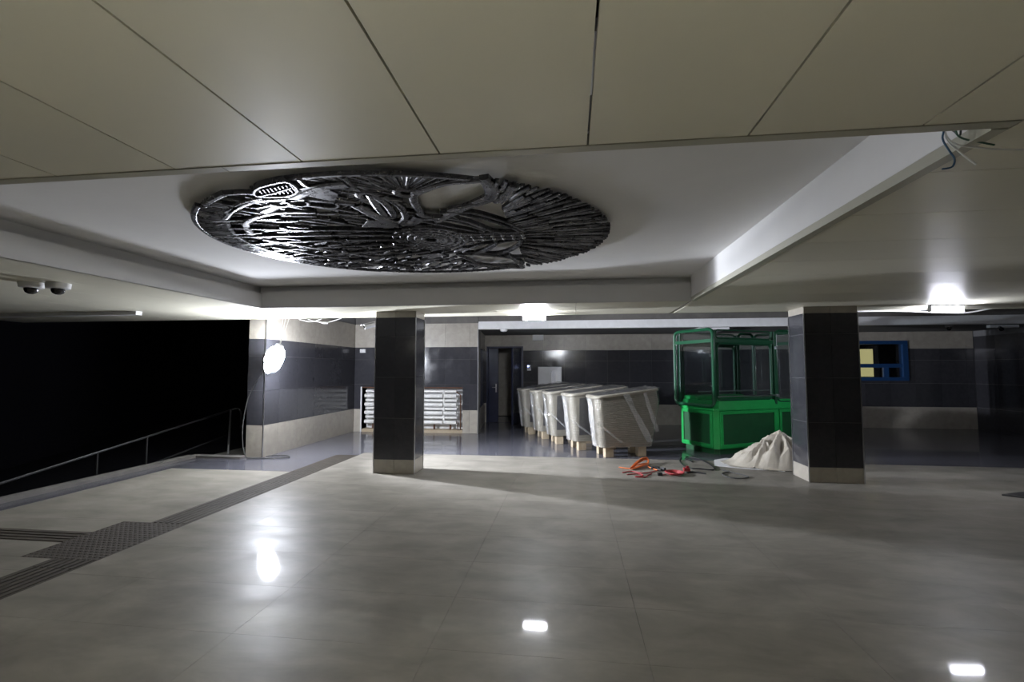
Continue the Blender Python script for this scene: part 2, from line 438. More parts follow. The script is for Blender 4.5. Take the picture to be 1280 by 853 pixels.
# return wall to the deep bay
w = structure('wall_return')
dv = Vector((-0.27, 2.36, 0)).normalized()
b = MB(); m_ = frame_mtx((-2.2, 11.05, 0), dv, (0, 0, 1))
b.box(0.05, 0.013, 0, 2.36, 0.2, 3.1, m_).build('core', M['tile_grout'], w)
tile_face(w, (-2.2, 11.052, 0), dv, 2.34, ROWS, 0.6)
# deep back wall
w = structure('wall_deep')
DY = 13.4
DX0, DX1, DH = -2.42, -1.36, 2.17
WX0, WX1, WZ0, WZ1 = 7.28, 8.64, 1.22, 2.26
c = MB()
for (a, b_, u, v) in ((-2.9, DX0, 0, 3.1), (DX0, DX1, DH, 3.1), (DX1, WX0, 0, 3.1), (WX0, WX1, 0, WZ0), (WX0, WX1, WZ1, 3.1), (WX1, 10.4, 0, 3.1)):
    c.box(a, DY + 0.012, u, b_, DY + 0.2, v)
c.build('core', M['tile_grout'], w)
tile_face(w, (-2.47, DY, 0), (1, 0, 0), 12.65, ROWS, 0.6, holes=[(DX0 + 2.47, DX1 + 2.47, 0, DH), (WX0 + 2.47, WX1 + 2.47, WZ0, WZ1)], start=0.47)
# right end: side wall and the projecting corner
w = structure('wall_right')
MB().box(10.2, 11.922, 0, 12.4, 13.6, 3.1).build('core', M['tile_grout'], w)
RD = [(0.0, 0.55, DK), (0.55, 1.15, DK), (1.15, 1.75, DK), (1.75, 2.35, DK)]
tile_face(w, (10.188, 13.4, 0), (0, -1, 0), 1.48, RD, 0.6)
tile_face(w, (10.19, 11.91, 0), (1, 0, 0), 2.1, RD, 0.6)
MB().box(10.176, 11.896, 0, 10.192, 11.912, 2.45).build('corner_trim', M['steel_dull'], w)
MB().box(12.2, -7, 0, 12.4, 11.92, 3.1).build('side_wall', M['hall'], w)
# hall behind the camera
w = structure('wall_rear')
MB().box(-10.2, -7.2, -2, 12.4, -7.0, 3.1).build('plain_wall', M['hall'], w)
w = structure('ceiling_rear')
MB().box(-10.0, -7, 2.44, 12.2, -2.62, 2.5).build('plain_ceiling', M['plaster'], w)
# white header beam across the deep bay and soffit behind it
t = structure('trim_2')
MB().box(-2.19, 11.03, 2.47, 10.19, 11.2, 2.655).build('beam_face', M['white'], t)
MB().box(-2.45, 11.2, 2.49, 10.19, 13.39, 2.56).build('soffit', M['hall'], t)
MB().box(-2.19, 11.06, 2.657, 10.19, 11.2, 3.1).build('upper_wall', M['concrete'], t)
MB().box(2.95, 11.25, 2.43, 3.58, 12.3, 2.488).build('soffit_board', M['white'], t)
MB().box(10.22, 11.86, 2.36, 12.1, 11.93, 2.60).build('end_beam', M['white'], t)

# ------------------------------------------------------------------ door in the deep wall
dr = structure('door_1')
MB().box(DX0, DY - 0.02, 0, DX0 + 0.05, DY + 0.19, DH).box(DX1 - 0.05, DY - 0.02, 0, DX1, DY + 0.19, DH).box(DX0 + 0.05, DY - 0.02, DH - 0.05, DX1 - 0.05, DY + 0.19, DH).build('frame', M['door'], dr, bevel=0.004)
lf = MB().box(DX0 + 0.055, DY + 0.02, 0.01, DX0 + 0.34, DY + 0.07, DH - 0.055).build('door_leaf', M['door'], dr, bevel=0.004)
h = MB(); h.box(DX0 + 0.26, DY + 0.005, 0.86, DX0 + 0.30, DY + 0.02, 1.10); h.tube([(DX0 + 0.28, DY + 0.02, 1.0), (DX0 + 0.28, DY - 0.04, 1.0), (DX0 + 0.17, DY - 0.04, 1.0)], 0.011)
h.build('handle', M['steel'], lf)
ml = frame_mtx((DX1 - 0.06, DY - 0.01, 0.012), Vector((-0.16, -0.62, 0)), (0, 0, 1))
rl = MB().box(0, -0.05, 0, 0.62, 0, DH - 0.07, ml).build('door_leaf', M['door'], dr, bevel=0.004)
MB().box(0.02, 0.001, 0.3, 0.60, 0.004, DH - 0.09, ml).build('film_wrap', M['film'], rl)
MB().box(DX1 - 0.34, DY + 0.02, DH - 0.14, DX1 - 0.17, DY + 0.07, DH - 0.095).build('door_closer', M['steel'], dr)
# corridor beyond the door
w = structure('wall_corridor')
MB().box(-3.2, 15.4, 0, -0.8, 15.5, 2.6).build('end_wall', M['tile_beige'], w)
MB().box(-3.3, 13.62, 0, -3.2, 15.5, 2.6).box(-0.8, 13.62, 0, -0.7, 15.5, 2.6).build('corridor_sides', M['hall'], w)
MB().box(-3.3, 13.6, -0.1, -0.7, 15.5, -0.012).build('corridor_floor', M['dark_stone'], w)
MB().box(-3.3, 13.62, 2.6, -0.7, 15.5, 2.7).build('corridor_ceiling', M['hall'], w)

# blue framed window in the deep wall, with a self-glowing panel for the lit room behind it
wn = structure('window_1')
f = MB(); fw = 0.09
f.box(WX0, DY - 0.03, WZ1 - fw, WX1, DY + 0.12, WZ1).box(WX0, DY - 0.03, WZ0, WX1, DY + 0.12, WZ0 + fw)
f.box(WX0, DY - 0.03, WZ0 + fw, WX0 + fw, DY + 0.12, WZ1 - fw).box(WX1 - 0.13, DY - 0.03, WZ0 + fw, WX1, DY + 0.12, WZ1 - fw)
f.build('window_frame', M['blue'], wn, bevel=0.004)
MB().box(WX0 + fw, DY, 1.56, WX1 - 0.13, DY + 0.08, 1.66).build('transom', M['blue'], wn, bevel=0.004)
MB().box(8.06, DY, WZ0 + fw, 8.18, DY + 0.08, 1.56).build('mullion', M['blue'], wn, bevel=0.004)
MB().box(WX0 + fw, DY + 0.035, 1.66, WX1 - 0.13, DY + 0.041, WZ1 - fw).build('pane', M['dark_glass'], wn)
MB().box(WX0 + fw, DY + 0.035, WZ0 + fw, 8.06, DY + 0.041, 1.56).build('pane', M['dark_glass'], wn)
MB().box(8.18, DY + 0.035, WZ0 + fw, WX1 - 0.13, DY + 0.041, 1.56).build('pane', M['dark_glass'], wn)
MB().box(7.0, 15.3, 0.6, 9.4, 15.4, 2.6).box(6.9, 13.62, 0.6, 7.0, 15.4, 2.6).box(9.4, 13.62, 0.6, 9.5, 15.4, 2.6).box(6.9, 13.62, 0.5, 9.5, 15.4, 0.6).box(6.9, 13.62, 2.6, 9.5, 15.4, 2.7).build('room_shell', M['void'], wn)
MB().box(7.60, 13.75, 1.32, 8.02, 13.79, 2.06).build('glow_panel', M['yellow'], wn)  # panel glows by itself in place of a lit room

# ------------------------------------------------------------------ columns
def column(label, x0, y0, wx, wy):
    t = thing('column', label, 'column', (x0 + wx / 2, y0 + wy / 2, 0))
    lx, ly = wx / 2, wy / 2; g = 0.0125
    MB().box(-lx + g, -ly + g, 0, lx - g, ly - g, CEIL).build('core', M['tile_grout'], t)
    rows = [(0.0, 0.20, BG), (0.20, 0.80, DK), (0.80, 1.40, DK), (1.40, 2.0, DK), (2.0, 2.285, DK), (2.285, CEIL, BG)]
    tile_face(t, (-lx + 0.003, -ly, 0), (1, 0, 0), wx - 0.006, rows, (wx - 0.006) / 2)
    tile_face(t, (lx, -ly + 0.003, 0), (0, 1, 0), wy - 0.006, rows, wy - 0.006)
    tile_face(t, (lx - 0.003, ly, 0), (-1, 0, 0), wx - 0.006, rows, (wx - 0.006) / 2)
    tile_face(t, (-lx, ly - 0.003, 0), (0, -1, 0), wy - 0.006, rows, wy - 0.006)
    for sx in (-1, 1):
        for sy in (-1, 1):
            MB().box(-0.0065, -0.0065, 0.0, 0.0065, 0.0065, 2.285, Matrix.Translation((sx * lx, sy * ly, 0))).build('corner_trim', M['steel'], t)
    return t
column('dark tiled column standing nearest to the hanging work lamp', -2.89, 6.71, 0.62, 0.41)
column('dark tiled column standing in front of the green cabin beside the white tarpaulin', 3.17, 6.9, 0.685, 0.46)

# ------------------------------------------------------------------ lamps
wl = thing('globe_lamp', 'glaring white work lamp hanging on wires by the tiled pier', 'lamp', (-4.98, 7.42, 1.70))
tilt = Matrix.Rotation(R(22), 4, 'Y')
prof = [(0.02, -0.235), (0.085, -0.215), (0.128, -0.14), (0.142, -0.03), (0.138, 0.08), (0.105, 0.17), (0.06, 0.205)]
MB().lathe(prof, n=20, mtx=tilt).build('globe', M['work'], wl, smooth=True)
sh = MB(); NA, NB = 24, 16  # added shell, hidden from the camera, blocks light toward pier and ramp
def sp(i, j, k):
    a, b_ = 2 * math.pi * i / NA, math.pi * j / NB
    return tilt @ Vector((0.150 * k * math.sin(b_) * math.cos(a), 0.150 * k * math.sin(b_) * math.sin(a), 0.245 * k * math.cos(b_) - 0.02))
for i in range(NA):
    for j in range(NB):
        c_ = sp(i + .5, j + .5, 1.0).normalized()
        if c_.dot(Vector((-1.0, 0.05, 0.0))) > 0.42:
            sh.add([sp(i, j, 1.06), sp(i + 1, j, 1.06), sp(i + 1, j + 1, 1.06), sp(i, j + 1, 1.06)], [(0, 1, 2, 3)])
sh.build('light_block_shell', M['steel_dull'], wl, smooth=True)
MB().lathe([(0.062, 0.206), (0.062, 0.25), (0.02, 0.27)], n=14, mtx=tilt).build('cap', M['steel_dull'], wl, smooth=True)
tp = tilt @ Vector((0, 0, 0.265))
sl = bpy.data.lights.new('work_beam', 'SPOT'); sl.energy = 2000.0; sl.color = (0.86, 0.90, 1.0)
sl.spot_size = R(86); sl.spot_blend = 0.9; sl.shadow_soft_size = 0.05
so = bpy.data.objects.new('work_beam', sl); C.objects.link(so); so.parent = wl
so.location = (0.17, -0.01, -0.02); so.rotation_euler = Vector((1.0, 0.06, -0.16)).to_track_quat('-Z', 'Y').to_euler()
for (ex, ey) in ((0.07, 0.04), (0.13, 0.02), (0.19, 0.03)):
    MB().tube(smooth_path([tp, tp + Vector((ex * 0.4 - 0.02, 0, 0.15)), Vector((ex + 0.04, ey, 0.68))], 5), 0.0045, 6).build('suspension_wire', M['white_cord'], wl)
cord = smooth_path([(-5.06, 7.36, 1.60), (-5.22, 7.42, 1.42), (-5.50, 7.50, 1.0), (-5.58, 7.50, 0.45), (-5.50, 7.48, 0.06), (-5.36, 7.50, 0.012), (-5.03, 7.56, 0.012), (-4.82, 7.66, 0.012), (-4.95, 7.80, 0.012), (-5.18, 7.78, 0.012), (-5.25, 7.68, 0.012)], 6)
MB().tube([p - Vector((-4.98, 7.42, 1.70)) for p in cord], 0.009, 6).build('power_cable', M['grey_cord'], wl, smooth=True)

BACK_FILL = 1900.0  # added fill lamp, unseen behind the camera, brightens the near ceiling
t = thing('globe_lamp', 'added fill lamp on a tripod, unseen behind the camera', 'lamp', (-0.4, -2.6, 0))
MB().lathe([(0.02, -0.12), (0.08, -0.10), (0.11, -0.02), (0.10, 0.06), (0.05, 0.12)], (0, 0, 0.62), 16).build('globe', lamp_mat('rear_fill_glow', (1.0, 0.98, 0.88), BACK_FILL), t, smooth=True)
MB().lathe([(0.03, 0.44), (0.05, 0.44), (0.32, 0.86), (0.31, 0.865), (0.04, 0.46)], (0, 0, 0), 24).build('cutoff_bowl', M['steel_dull'], t, smooth=True)  # bowl shaped to keep the added light off floor and far hall
MB().tube([(0, 0, 0.20), (0, 0, 0.44)], 0.016, 8).build('pole', M['black_metal'], t, smooth=True)
for k in range(3):
    a = R(120 * k + 20)
    MB().tube([(0, 0, 0.28), (0.38 * math.cos(a), 0.38 * math.sin(a), 0.012)], 0.012, 8).build('leg', M['black_metal'], t, smooth=True)

def led(name, label, loc, lx, m, rz=0.0):
    t = thing(name, label, 'lamp', loc, rz)
    MB().box(-lx / 2, -0.045, 0.035, lx / 2, 0.045, 0.06).build('housing', M['white'], t, bevel=0.004)
    MB().box(-lx / 2 + 0.008, -0.026, -0.035, lx / 2 - 0.008, 0.026, 0.034).build('diffuser', m, t, bevel=0.012)
    for s in (-1, 1):
        MB().box(s * (lx / 2 + 0.004) - 0.006, -0.03, -0.037, s * (lx / 2 + 0.004) + 0.006, 0.03, 0.036).build('end_cap', M['white'], t, bevel=0.003)
    return t
led('ceiling_lamp', 'bright white ceiling lamp above the row of wrapped containers', (-0.565, 7.3, CEIL - 0.06), 0.35, M['mid'])
led('ceiling_lamp', 'bright white ceiling lamp above the dark bay with the blue window', (4.98, 6.95, CEIL - 0.06), 0.42, M['rgt'], R(6))
def tube_lamp(label, x, y, L, rz):
    t = thing('tube_lamp', label, 'lamp', (x, y, 2.36), rz)
    MB().box(-L / 2, -0.05, 0.045, L / 2, 0.05, 0.08).build('housing', M['white'], t, bevel=0.004)
    MB().tube([(-L / 2, 0, 0.02), (L / 2, 0, 0.02)], 0.024, 10).build('tube', M['tube'], t, smooth=True)
tube_lamp('long tube lamp on the ceiling behind the camera, on the ramp side', -5.6, -3.6, 1.5, R(80))
tube_lamp('long tube lamp on the ceiling behind the camera, midway', 0.4, -3.9, 1.5, R(80))

# long unlit light strip over the ramp
t = thing('light_strip', 'long pale unlit light strip on the ceiling above the ramp', 'light fixture', (-7.82, 6.25, CEIL))
MB().box(-1.7, -0.05, -0.055, 1.42, 0.05, 0.0).build('body', M['white'], t, bevel=0.003)
MB().box(1.42, -0.05, -0.056, 1.434, 0.05, 0.0).build('end_cap', M['white'], t)

# dome cameras
def dome(label, x, y):
    t = thing('dome_camera', label, 'security camera', (x, y, CEIL), 0, 'dome cameras')
    MB().lathe([(0.098, 0.0), (0.100, -0.006), (0.096, -0.048), (0.086, -0.055), (0.05, -0.055)], n=24).build('housing', M['white'], t, smooth=True)
    MB().lathe([(0.056, -0.0555), (0.055, -0.075), (0.043, -0.10), (0.02, -0.113), (0.002, -0.115)], n=20).build('dome', M['lens'], t, smooth=True)
dome('white dome camera on the ceiling, the one farther from the recess', -5.32, 4.02)
dome('white dome camera on the ceiling, the one nearer to the recess', -5.10, 4.09)

# bullet camera at the column
t = thing('bullet_camera', 'white bullet camera on a bracket at the top of the column by the work lamp', 'security camera', (-2.905, 6.86, 2.19))
mt = frame_mtx((-0.10, -0.02, 0.0), Vector((-1, -0.75, -0.38)), Vector((-0.3, -0.2, 1)))
MB().tube([mt @ Vector((-0.05, 0, 0)), mt @ Vector((0.12, 0, 0))], 0.038, 14).build('body', M['white'], t, smooth=True)
MB().box(-0.05, -0.045, 0.036, 0.155, 0.045, 0.044, mt).build('sun_shield', M['white'], t)
MB().tube([mt @ Vector((0.1205, 0, 0)), mt @ Vector((0.124, 0, 0))], 0.03, 14).build('lens', M['lens'], t)
MB().tube([(0.0, 0.0, 0.02), (-0.05, -0.01, 0.02), mt @ Vector((-0.04, 0, 0))], 0.012, 8).build('bracket', M['white'], t)
MB().tube([(0.002, 0, 0.02), (-0.012, 0, 0.02)], 0.03, 12).build('mount_plate', M['white'], t)

# ------------------------------------------------------------------ railing along the ramp
t = thing('handrail', 'thin dark metal handrail sloping down along the ramp', 'railing', (-6.62, 6.7, 0))
def top_z(y): return 0.72 + (y - 8.55) * 0.142
MB().tube([(0, 8.55 - 6.7, top_z(8.55)), (0, 2.6 - 6.7, top_z(2.6))], 0.017, 8).build('top_rail', M['black_metal'], t, smooth=True)
MB().tube([(0, 8.55 - 6.7, top_z(8.55) - 0.46), (0, 2.6 - 6.7, top_z(2.6) - 0.46)], 0.013, 8).build('lower_rail', M['black_metal'], t, smooth=True)
for y in (8.55, 6.72, 5.94, 4.75, 3.6):
    MB().tube([(0, y - 6.7, top_z(y)), (0, y - 6.7, top_z(y) - 0.80)], 0.014, 8).build('post', M['black_metal'], t, smooth=True)
MB().tube(smooth_path([(0, 8.55 - 6.7, top_z(8.55)), (0.10, 8.62 - 6.7, top_z(8.55) + 0.02), (0.17, 8.62 - 6.7, top_z(8.55) - 0.1), (0.18, 8.60 - 6.7, 0.35)], 5), 0.014, 8).build('rail_return', M['black_metal'], t, smooth=True)
t = thing('brace_bar', 'slanted steel bar leaning between handrail end and tiled pier', 'bar', (-6.45, 8.4, 0.70))
MB().tube([(-0.12, 0.08, 0.02), (0.5, -0.75, -0.66)], 0.016, 8).build('bar', M['steel'], t, smooth=True)

# ------------------------------------------------------------------ radiator in the niche
t = thing('radiator', 'white pipe radiator set in the niche behind the dark column', 'radiator', (-3.8, 11.2, 0))
for (xa, xb) in ((-1.24, -0.90), (-0.86, 0.72), (0.76, 1.06)):
    for k, z in enumerate((0.24, 0.35, 0.46, 0.56, 0.66, 0.76, 0.87, 0.98)):
        r = 0.050 if k % 2 == 0 else 0.036
        MB().tube([(xa, -0.05 if k % 2 == 0 else 0.0, z), (xb, -0.05 if k % 2 == 0 else 0.0, z)], r, 10).build('pipe', M['white_gloss'], t, smooth=True)
for x in (-0.88, 0.74):
    b = MB().tube([(x, -0.02, 0.20), (x, -0.02, 1.02)], 0.030, 10)
    b.build('manifold', M['white_gloss'], t, smooth=True)
for z in (0.41, 0.61, 0.82):
    MB().tube([(1.10, -0.04, z), (0.98, -0.04, z + 0.03)], 0.022, 8).build('elbow', M['white_gloss'], t, smooth=True)
MB().tube([(1.16, -0.06, 0.07), (1.16, -0.06, 0.9), (1.05, -0.04, 0.98)], 0.016, 8).build('riser', M['rust'], t, smooth=True)
MB().tube([(1.10, -0.09, 0.07), (1.10, -0.09, 0.27), (1.04, -0.05, 0.27)], 0.012, 8).build('riser', M['rust'], t, smooth=True)
for x in (-1.05, -0.2, 0.5, 0.9):
    MB().box(x - 0.02, -0.02, 0.07, x + 0.02, 0.02, 0.22).build('foot', M['rust'], t)

# ------------------------------------------------------------------ fittings on the walls
t = thing('distribution_box', 'white electrical cabinet on the dark tiled wall behind the containers', 'cabinet', (-0.60, DY - 0.001, 1.0))
MB().box(-0.33, -0.11, 0, 0.33, 0, 0.585).build('body', M['white'], t, bevel=0.004)
MB().box(-0.31, -0.122, 0.02, 0.31, -0.111, 0.565).build('cabinet_door', M['white'], t, bevel=0.003)
MB().box(0.045, -0.126, 0.0, 0.16, -0.1225, 0.47).box(0.05, -0.128, 0.42, 0.16, -0.1265, 0.45).build('breaker_flap', M['steel_dull'], t)
t = thing('junction_box', 'square white junction box high on the beige tiles near the door', 'junction box', (-0.93, DY - 0.001, 2.33))
MB().box(-0.155, -0.08, 0, 0.155, 0, 0.19).build('body', M['white'], t, bevel=0.008)
MB().box(-0.14, -0.088, 0.015, 0.14, -0.081, 0.175).build('cover', M['white'], t, bevel=0.004)
t = thing('card_reader', 'small white card reader with blue light beside the door', 'card reader', (-1.19, DY - 0.001, 1.48))
MB().box(-0.055, -0.03, 0, 0.055, 0, 0.16).build('body', M['white'], t, bevel=0.004)
MB().box(-0.045, -0.034, 0.10, 0.0, -0.0305, 0.145).build('status_light', M['led_blue'], t)
t = thing('junction_box', 'tiny white junction box on the dark tiles above the radiator niche', 'junction box', (-5.06, 11.038, 1.92))
MB().box(-0.07, -0.05, 0, 0.07, 0, 0.09).build('body', M['white'], t, bevel=0.006)
MB().box(-0.055, -0.056, 0.012, 0.055, -0.0505, 0.078).build('cover', M['white'], t, bevel=0.003)
t = thing('smoke_detector', 'white smoke detector under the white header beam', 'detector', (-1.59, 11.12, 2.469))
MB().lathe([(0.09, 0.0), (0.09, -0.02), (0.07, -0.05), (0.03, -0.06)], n=18).build('body', M['white'], t, smooth=True)
MB().tube([(0, 0, -0.06), (0, 0, -0.066)], 0.012, 8).build('sensor', M['steel_dull'], t)
t = thing('wall_camera', 'small dark camera under the beam above the dark bay', 'security camera', (8.35, 11.6, 2.489))
MB().lathe([(0.07, 0.0), (0.07, -0.03)], n=14).build('base', M['hall'], t, smooth=True)
MB().lathe([(0.055, -0.031), (0.055, -0.06), (0.03, -0.10), (0.004, -0.11)], n=14).build('dome', M['lens'], t, smooth=True)
t = thing('wall_camera', 'pale camera on a long base under the beam at the dark corner', 'security camera', (9.35, 11.6, 2.489))
MB().box(-0.22, -0.05, -0.06, 0.35, 0.05, 0).build('base', M['white'], t, bevel=0.005)
MB().tube([(-0.02, -0.02, -0.061), (-0.04, -0.10, -0.10)], 0.045, 12).build('lens_barrel', M['lens'], t, smooth=True)

# ------------------------------------------------------------------ wrapped containers
def ring_at(z, L0, D, rad, shear=0.0, bulge=0.0):
    """rounded rectangle with its low left end fixed"""
    pts = []
    x0, x1 = L0
    for (px, py) in rrect(x0, -D / 2, x1, D / 2, rad, 4):
        pts.append(Vector((px, py, z + shear * (px + 0.6) / 1.2)))
    return pts
def container(label, loc, rz, k):
    rnd = random.Random(k)
    t = thing('wrapped_container', label, 'container', loc, rz, 'film-wrapped grey containers')
    H0, H1 = 0.17, 1.00
    def prof(f):       # length and depth at height fraction f
        x0 = -0.46 - 0.08 * f; x1 = 0.50 + 0.13 * min(1.0, f * 1.25)
        if f > 0.8: x1 -= (f - 0.8) * 0.22
        return (x0, x1), 0.50 + 0.10 * f
    rings = []
    NR = 28
    for i in range(NR):
        f0, f1 = i / NR, (i + 0.72) / NR
        for f, g in ((f0, 0.0), (f1, 0.0), (f1 + 0.02 / NR, 0.011), ((i + 0.98) / NR, 0.011)):
            (a, b_), D = prof(f)
            rings.append(ring_at(H0 + (H1 - H0) * f, (a + g, b_ - g), D - 2 * g, 0.10, 0.14 * f))
    MB().loft(rings).build('body', M['crate'], t, smooth=True)
    if k > 0:  # dark sheet paints the shade cast by the container in front
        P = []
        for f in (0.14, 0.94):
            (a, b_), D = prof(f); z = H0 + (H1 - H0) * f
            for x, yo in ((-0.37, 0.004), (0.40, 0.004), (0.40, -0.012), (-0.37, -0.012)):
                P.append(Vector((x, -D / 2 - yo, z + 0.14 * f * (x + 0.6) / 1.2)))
        MB().loft([P[:4], P[4:]]).build('dark_side_sheet', M['crate_shade'], t, label='painted shade of the container in front')
    (a, b_), D = prof(1.0)
    rim = [ring_at(1.001, (a - 0.022, b_ + 0.022), D + 0.044, 0.12, 0.14), ring_at(1.012, (a - 0.03, b_ + 0.03), D + 0.06, 0.125, 0.14),
           ring_at(1.035, (a - 0.03, b_ + 0.03), D + 0.06, 0.125, 0.14), ring_at(1.05, (a - 0.015, b_ + 0.015), D + 0.03, 0.11, 0.14)]
    MB().loft(rim).build('rim', M['crate'], t, smooth=True)
    MB().loft([ring_at(1.0505, (a + 0.03, b_ - 0.03), D - 0.06, 0.08, 0.14), ring_at(1.054, (a + 0.03, b_ - 0.03), D - 0.06, 0.08, 0.14)]).build('hollow_shade', M['crate_shade'], t, label='painted dark of the hollow inside the rim')  # dark sheet paints the shaded hollow inside the rim
    for sx in (-0.30, 0.30):
        for sy in (-0.17, 0.17):
            MB().box(sx - 0.075, sy - 0.06, 0.0, sx + 0.075, sy + 0.06, 0.168).build('block', M['wood'], t, bevel=0.006)
    # stretch film: a loose crinkled skin around the body
    fr = []
    for j in range(15):
        f = j / 14
        (a, b_), D = prof(f)
        o = 0.012 + (0.028 if f > 0.93 else 0.0)
        base = ring_at(H0 + 0.01 + (H1 + 0.045 - H0) * f, (a - o, b_ + o), D + 2 * o, 0.115, 0.14 * f)
        cen = sum(base, Vector()) / len(base)
        ring = []
        for i, p in enumerate(base):
            d_ = (p - cen); d_.z = 0; d_.normalize()
            ring.append(p + d_ * rnd.uniform(0.0, 0.014))
        fr.append(ring)
    MB().loft(fr, cap=False).build('film', M['film'], t, smooth=False)
    # film over the top, peaked and crinkled
    g = []; nx, ny = 16, 7
    (a, b_), D = prof(1.0)
    for i in range(nx + 1):
        for j in range(ny + 1):
            x = a - 0.03 + (b_ - a + 0.06) * i / nx; y = -D / 2 - 0.03 + (D + 0.06) * j / ny
            e = 0 if i in (0, nx) or j in (0, ny) else 1
            g.append((x, y, 1.058 + 0.14 * (x + 0.6) / 1.2 + e * rnd.uniform(0.0, 0.035)))
    MB().add(g, [(i * (ny + 1) + j, (i + 1) * (ny + 1) + j, (i + 1) * (ny + 1) + j + 1, i * (ny + 1) + j + 1) for i in range(nx) for j in range(ny)]).build('film_top', M['film_top'], t)
    # diagonal gathered bands of film over the front and down the left end
    for (x0, x1, z0, z1, wd) in ((-0.05 + rnd.uniform(-.1, .1), 0.42, 1.08, 0.25, 0.10), (0.30, 0.56, 1.10, 0.45 + rnd.uniform(-.1, .1), 0.07), (-0.55, -0.1, 0.62 + rnd.uniform(-.1, .1), 0.25, 0.03)):
        P = []; ns = 8
        for i in range(ns + 1):
            q = i / ns; x = x0 + (x1 - x0) * q; z = z0 + (z1 - z0) * q
            f = max(0, min(1, (z - H0) / (H1 - H0))); D = prof(f)[1]
            wv = wd * rnd.uniform(0.7, 1.2)
            y = -D / 2 - 0.028 - (0.02 if f > 0.95 else 0) - rnd.uniform(0, 0.012)
            P += [(x - wv / 2, y, z), (x, y - 0.006, z + 0.01), (x + wv / 2, y, z + 0.02)]
        MB().add(P, [(3 * i + j, 3 * i + j + 1, 3 * i + j + 4, 3 * i + j + 3) for i in range(ns) for j in (0, 1)]).build('film_band', M['film_fold'], t)
    P = []
    for i in range(11):
        f = i / 10; (a, b_), D = prof(f); z = H0 + (H1 - H0) * f
        for j in (-2, -1, 0, 1, 2):
            P.append((a - 0.030 - (0.02 if f > 0.93 else 0) - rnd.uniform(0, 0.016), j * 0.055 * (1 + 0.15 * f), z))
    MB().add(P, [(5 * i + j, 5 * i + j + 1, 5 * i + j + 6, 5 * i + j + 5) for i in range(10) for j in range(4)]).build('film_band', M['film_fold'], t)
    return t
RC = R(16.5)
uc = Vector((math.cos(RC), math.sin(RC), 0)); nc = Vector((-math.sin(RC), math.cos(RC), 0))
labels = ['film-wrapped grey container at the front of the row, its ribbed side fully in view',
          'film-wrapped container second from the front, directly behind the fully visible one',
          'film-wrapped container in the middle of the row of five',
          'film-wrapped container fourth from the front, second nearest the blue door',
          'film-wrapped container at the back of the row, closest to the blue door']
for k, p in enumerate(((0.59, 8.36), (0.13, 9.02), (-0.29, 9.69), (-0.62, 10.38), (-0.98, 11.07))):
    c0 = Vector((p[0], p[1], 0)) + uc * 0.36 + nc * 0.24
    container(labels[k], c0, RC + R((0, 2, -1, 1.5, 3)[k]), k)

# ------------------------------------------------------------------ green cabin
RA = R(29)
cb = thing('green_cabin', 'green glazed cabin standing behind the dark column near the containers', 'cabin', (2.53, 8.77, 0), RA)
LX, LY = 2.05, 0.98
def chamf(o, c=0.07): return [(o + c, o), (LX - o - c, o), (LX - o, o + c), (LX - o, LY - o - c), (LX - o - c, LY - o), (o + c, LY - o), (o, LY - o - c), (o, o + c)]
MB().prism(chamf(0.07), 0.0, 0.10).build('skid', M['green_dark'], cb)
MB().prism(chamf(0.02), 0.10, 0.78).build('body', M['green'], cb)
MB().loft([[Vector((x, y, 0.781)) for x, y in chamf(0.0)], [Vector((x, y, 0.80)) for x, y in chamf(0.0)], [Vector((x, y, 0.95)) for x, y in chamf(0.05)]]).build('sill', M['green'], cb)
# raised frames round the recessed side panels (front x 0.1..1.45, left end)
def raised_frame(mtx, w_, z0, z1, parent, wd=0.06):
    b = MB()
    b.box(0, -0.022, z0, w_, 0.0, z0 + wd, mtx).box(0, -0.022, z1 - wd, w_, 0.0, z1, mtx).box(0, -0.022, z0 + wd, wd, 0.0, z1 - wd, mtx).box(w_ - wd, -0.022, z0 + wd, w_, 0.0, z1 - wd, mtx)
    b.build('panel_frame', M['green'], parent, bevel=0.005)
    MB().box(wd, -0.004, z0 + wd, w_ - wd, 0.0, z1 - wd, mtx).build('dark_side_sheet', M['green_dark'], parent)
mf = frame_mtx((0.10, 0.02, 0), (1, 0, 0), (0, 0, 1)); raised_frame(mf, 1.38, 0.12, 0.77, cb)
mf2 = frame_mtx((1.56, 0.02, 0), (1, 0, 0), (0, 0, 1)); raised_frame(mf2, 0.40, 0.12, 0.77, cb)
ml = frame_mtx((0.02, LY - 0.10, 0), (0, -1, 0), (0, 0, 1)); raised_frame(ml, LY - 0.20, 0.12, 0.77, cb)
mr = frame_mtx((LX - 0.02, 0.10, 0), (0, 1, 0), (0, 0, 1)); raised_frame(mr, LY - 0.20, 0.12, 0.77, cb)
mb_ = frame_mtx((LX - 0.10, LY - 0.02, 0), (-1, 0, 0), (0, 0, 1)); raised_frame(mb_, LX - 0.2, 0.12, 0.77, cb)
def round_frame(name, mtx, w0, z0, w1, z1, r, tube_r, m, glass=True):
    P = [mtx @ Vector((x, 0, z)) for x, z in rrect(w0, z0, w1, z1, r, 5)]
    MB().tube(P, tube_r, 8, closed=True).build(name, m, cb, smooth=True)
    if glass:
        Q = rrect(w0 + tube_r * 0.6, z0 + tube_r * 0.6, w1 - tube_r * 0.6, z1 - tube_r * 0.6, r * 0.9, 5)
        n = len(Q)
        MB().add([mtx @ Vector((x, -0.003, z)) for x, z in Q] + [mtx @ Vector((x, 0.003, z)) for x, z in Q],
                 [tuple(range(n - 1, -1, -1)), tuple(range(n, 2 * n))] + [(k, (k + 1) % n, n + (k + 1) % n, n + k) for k in range(n)]).build('pane', M['glass'], cb)
GF = M['green_frame']
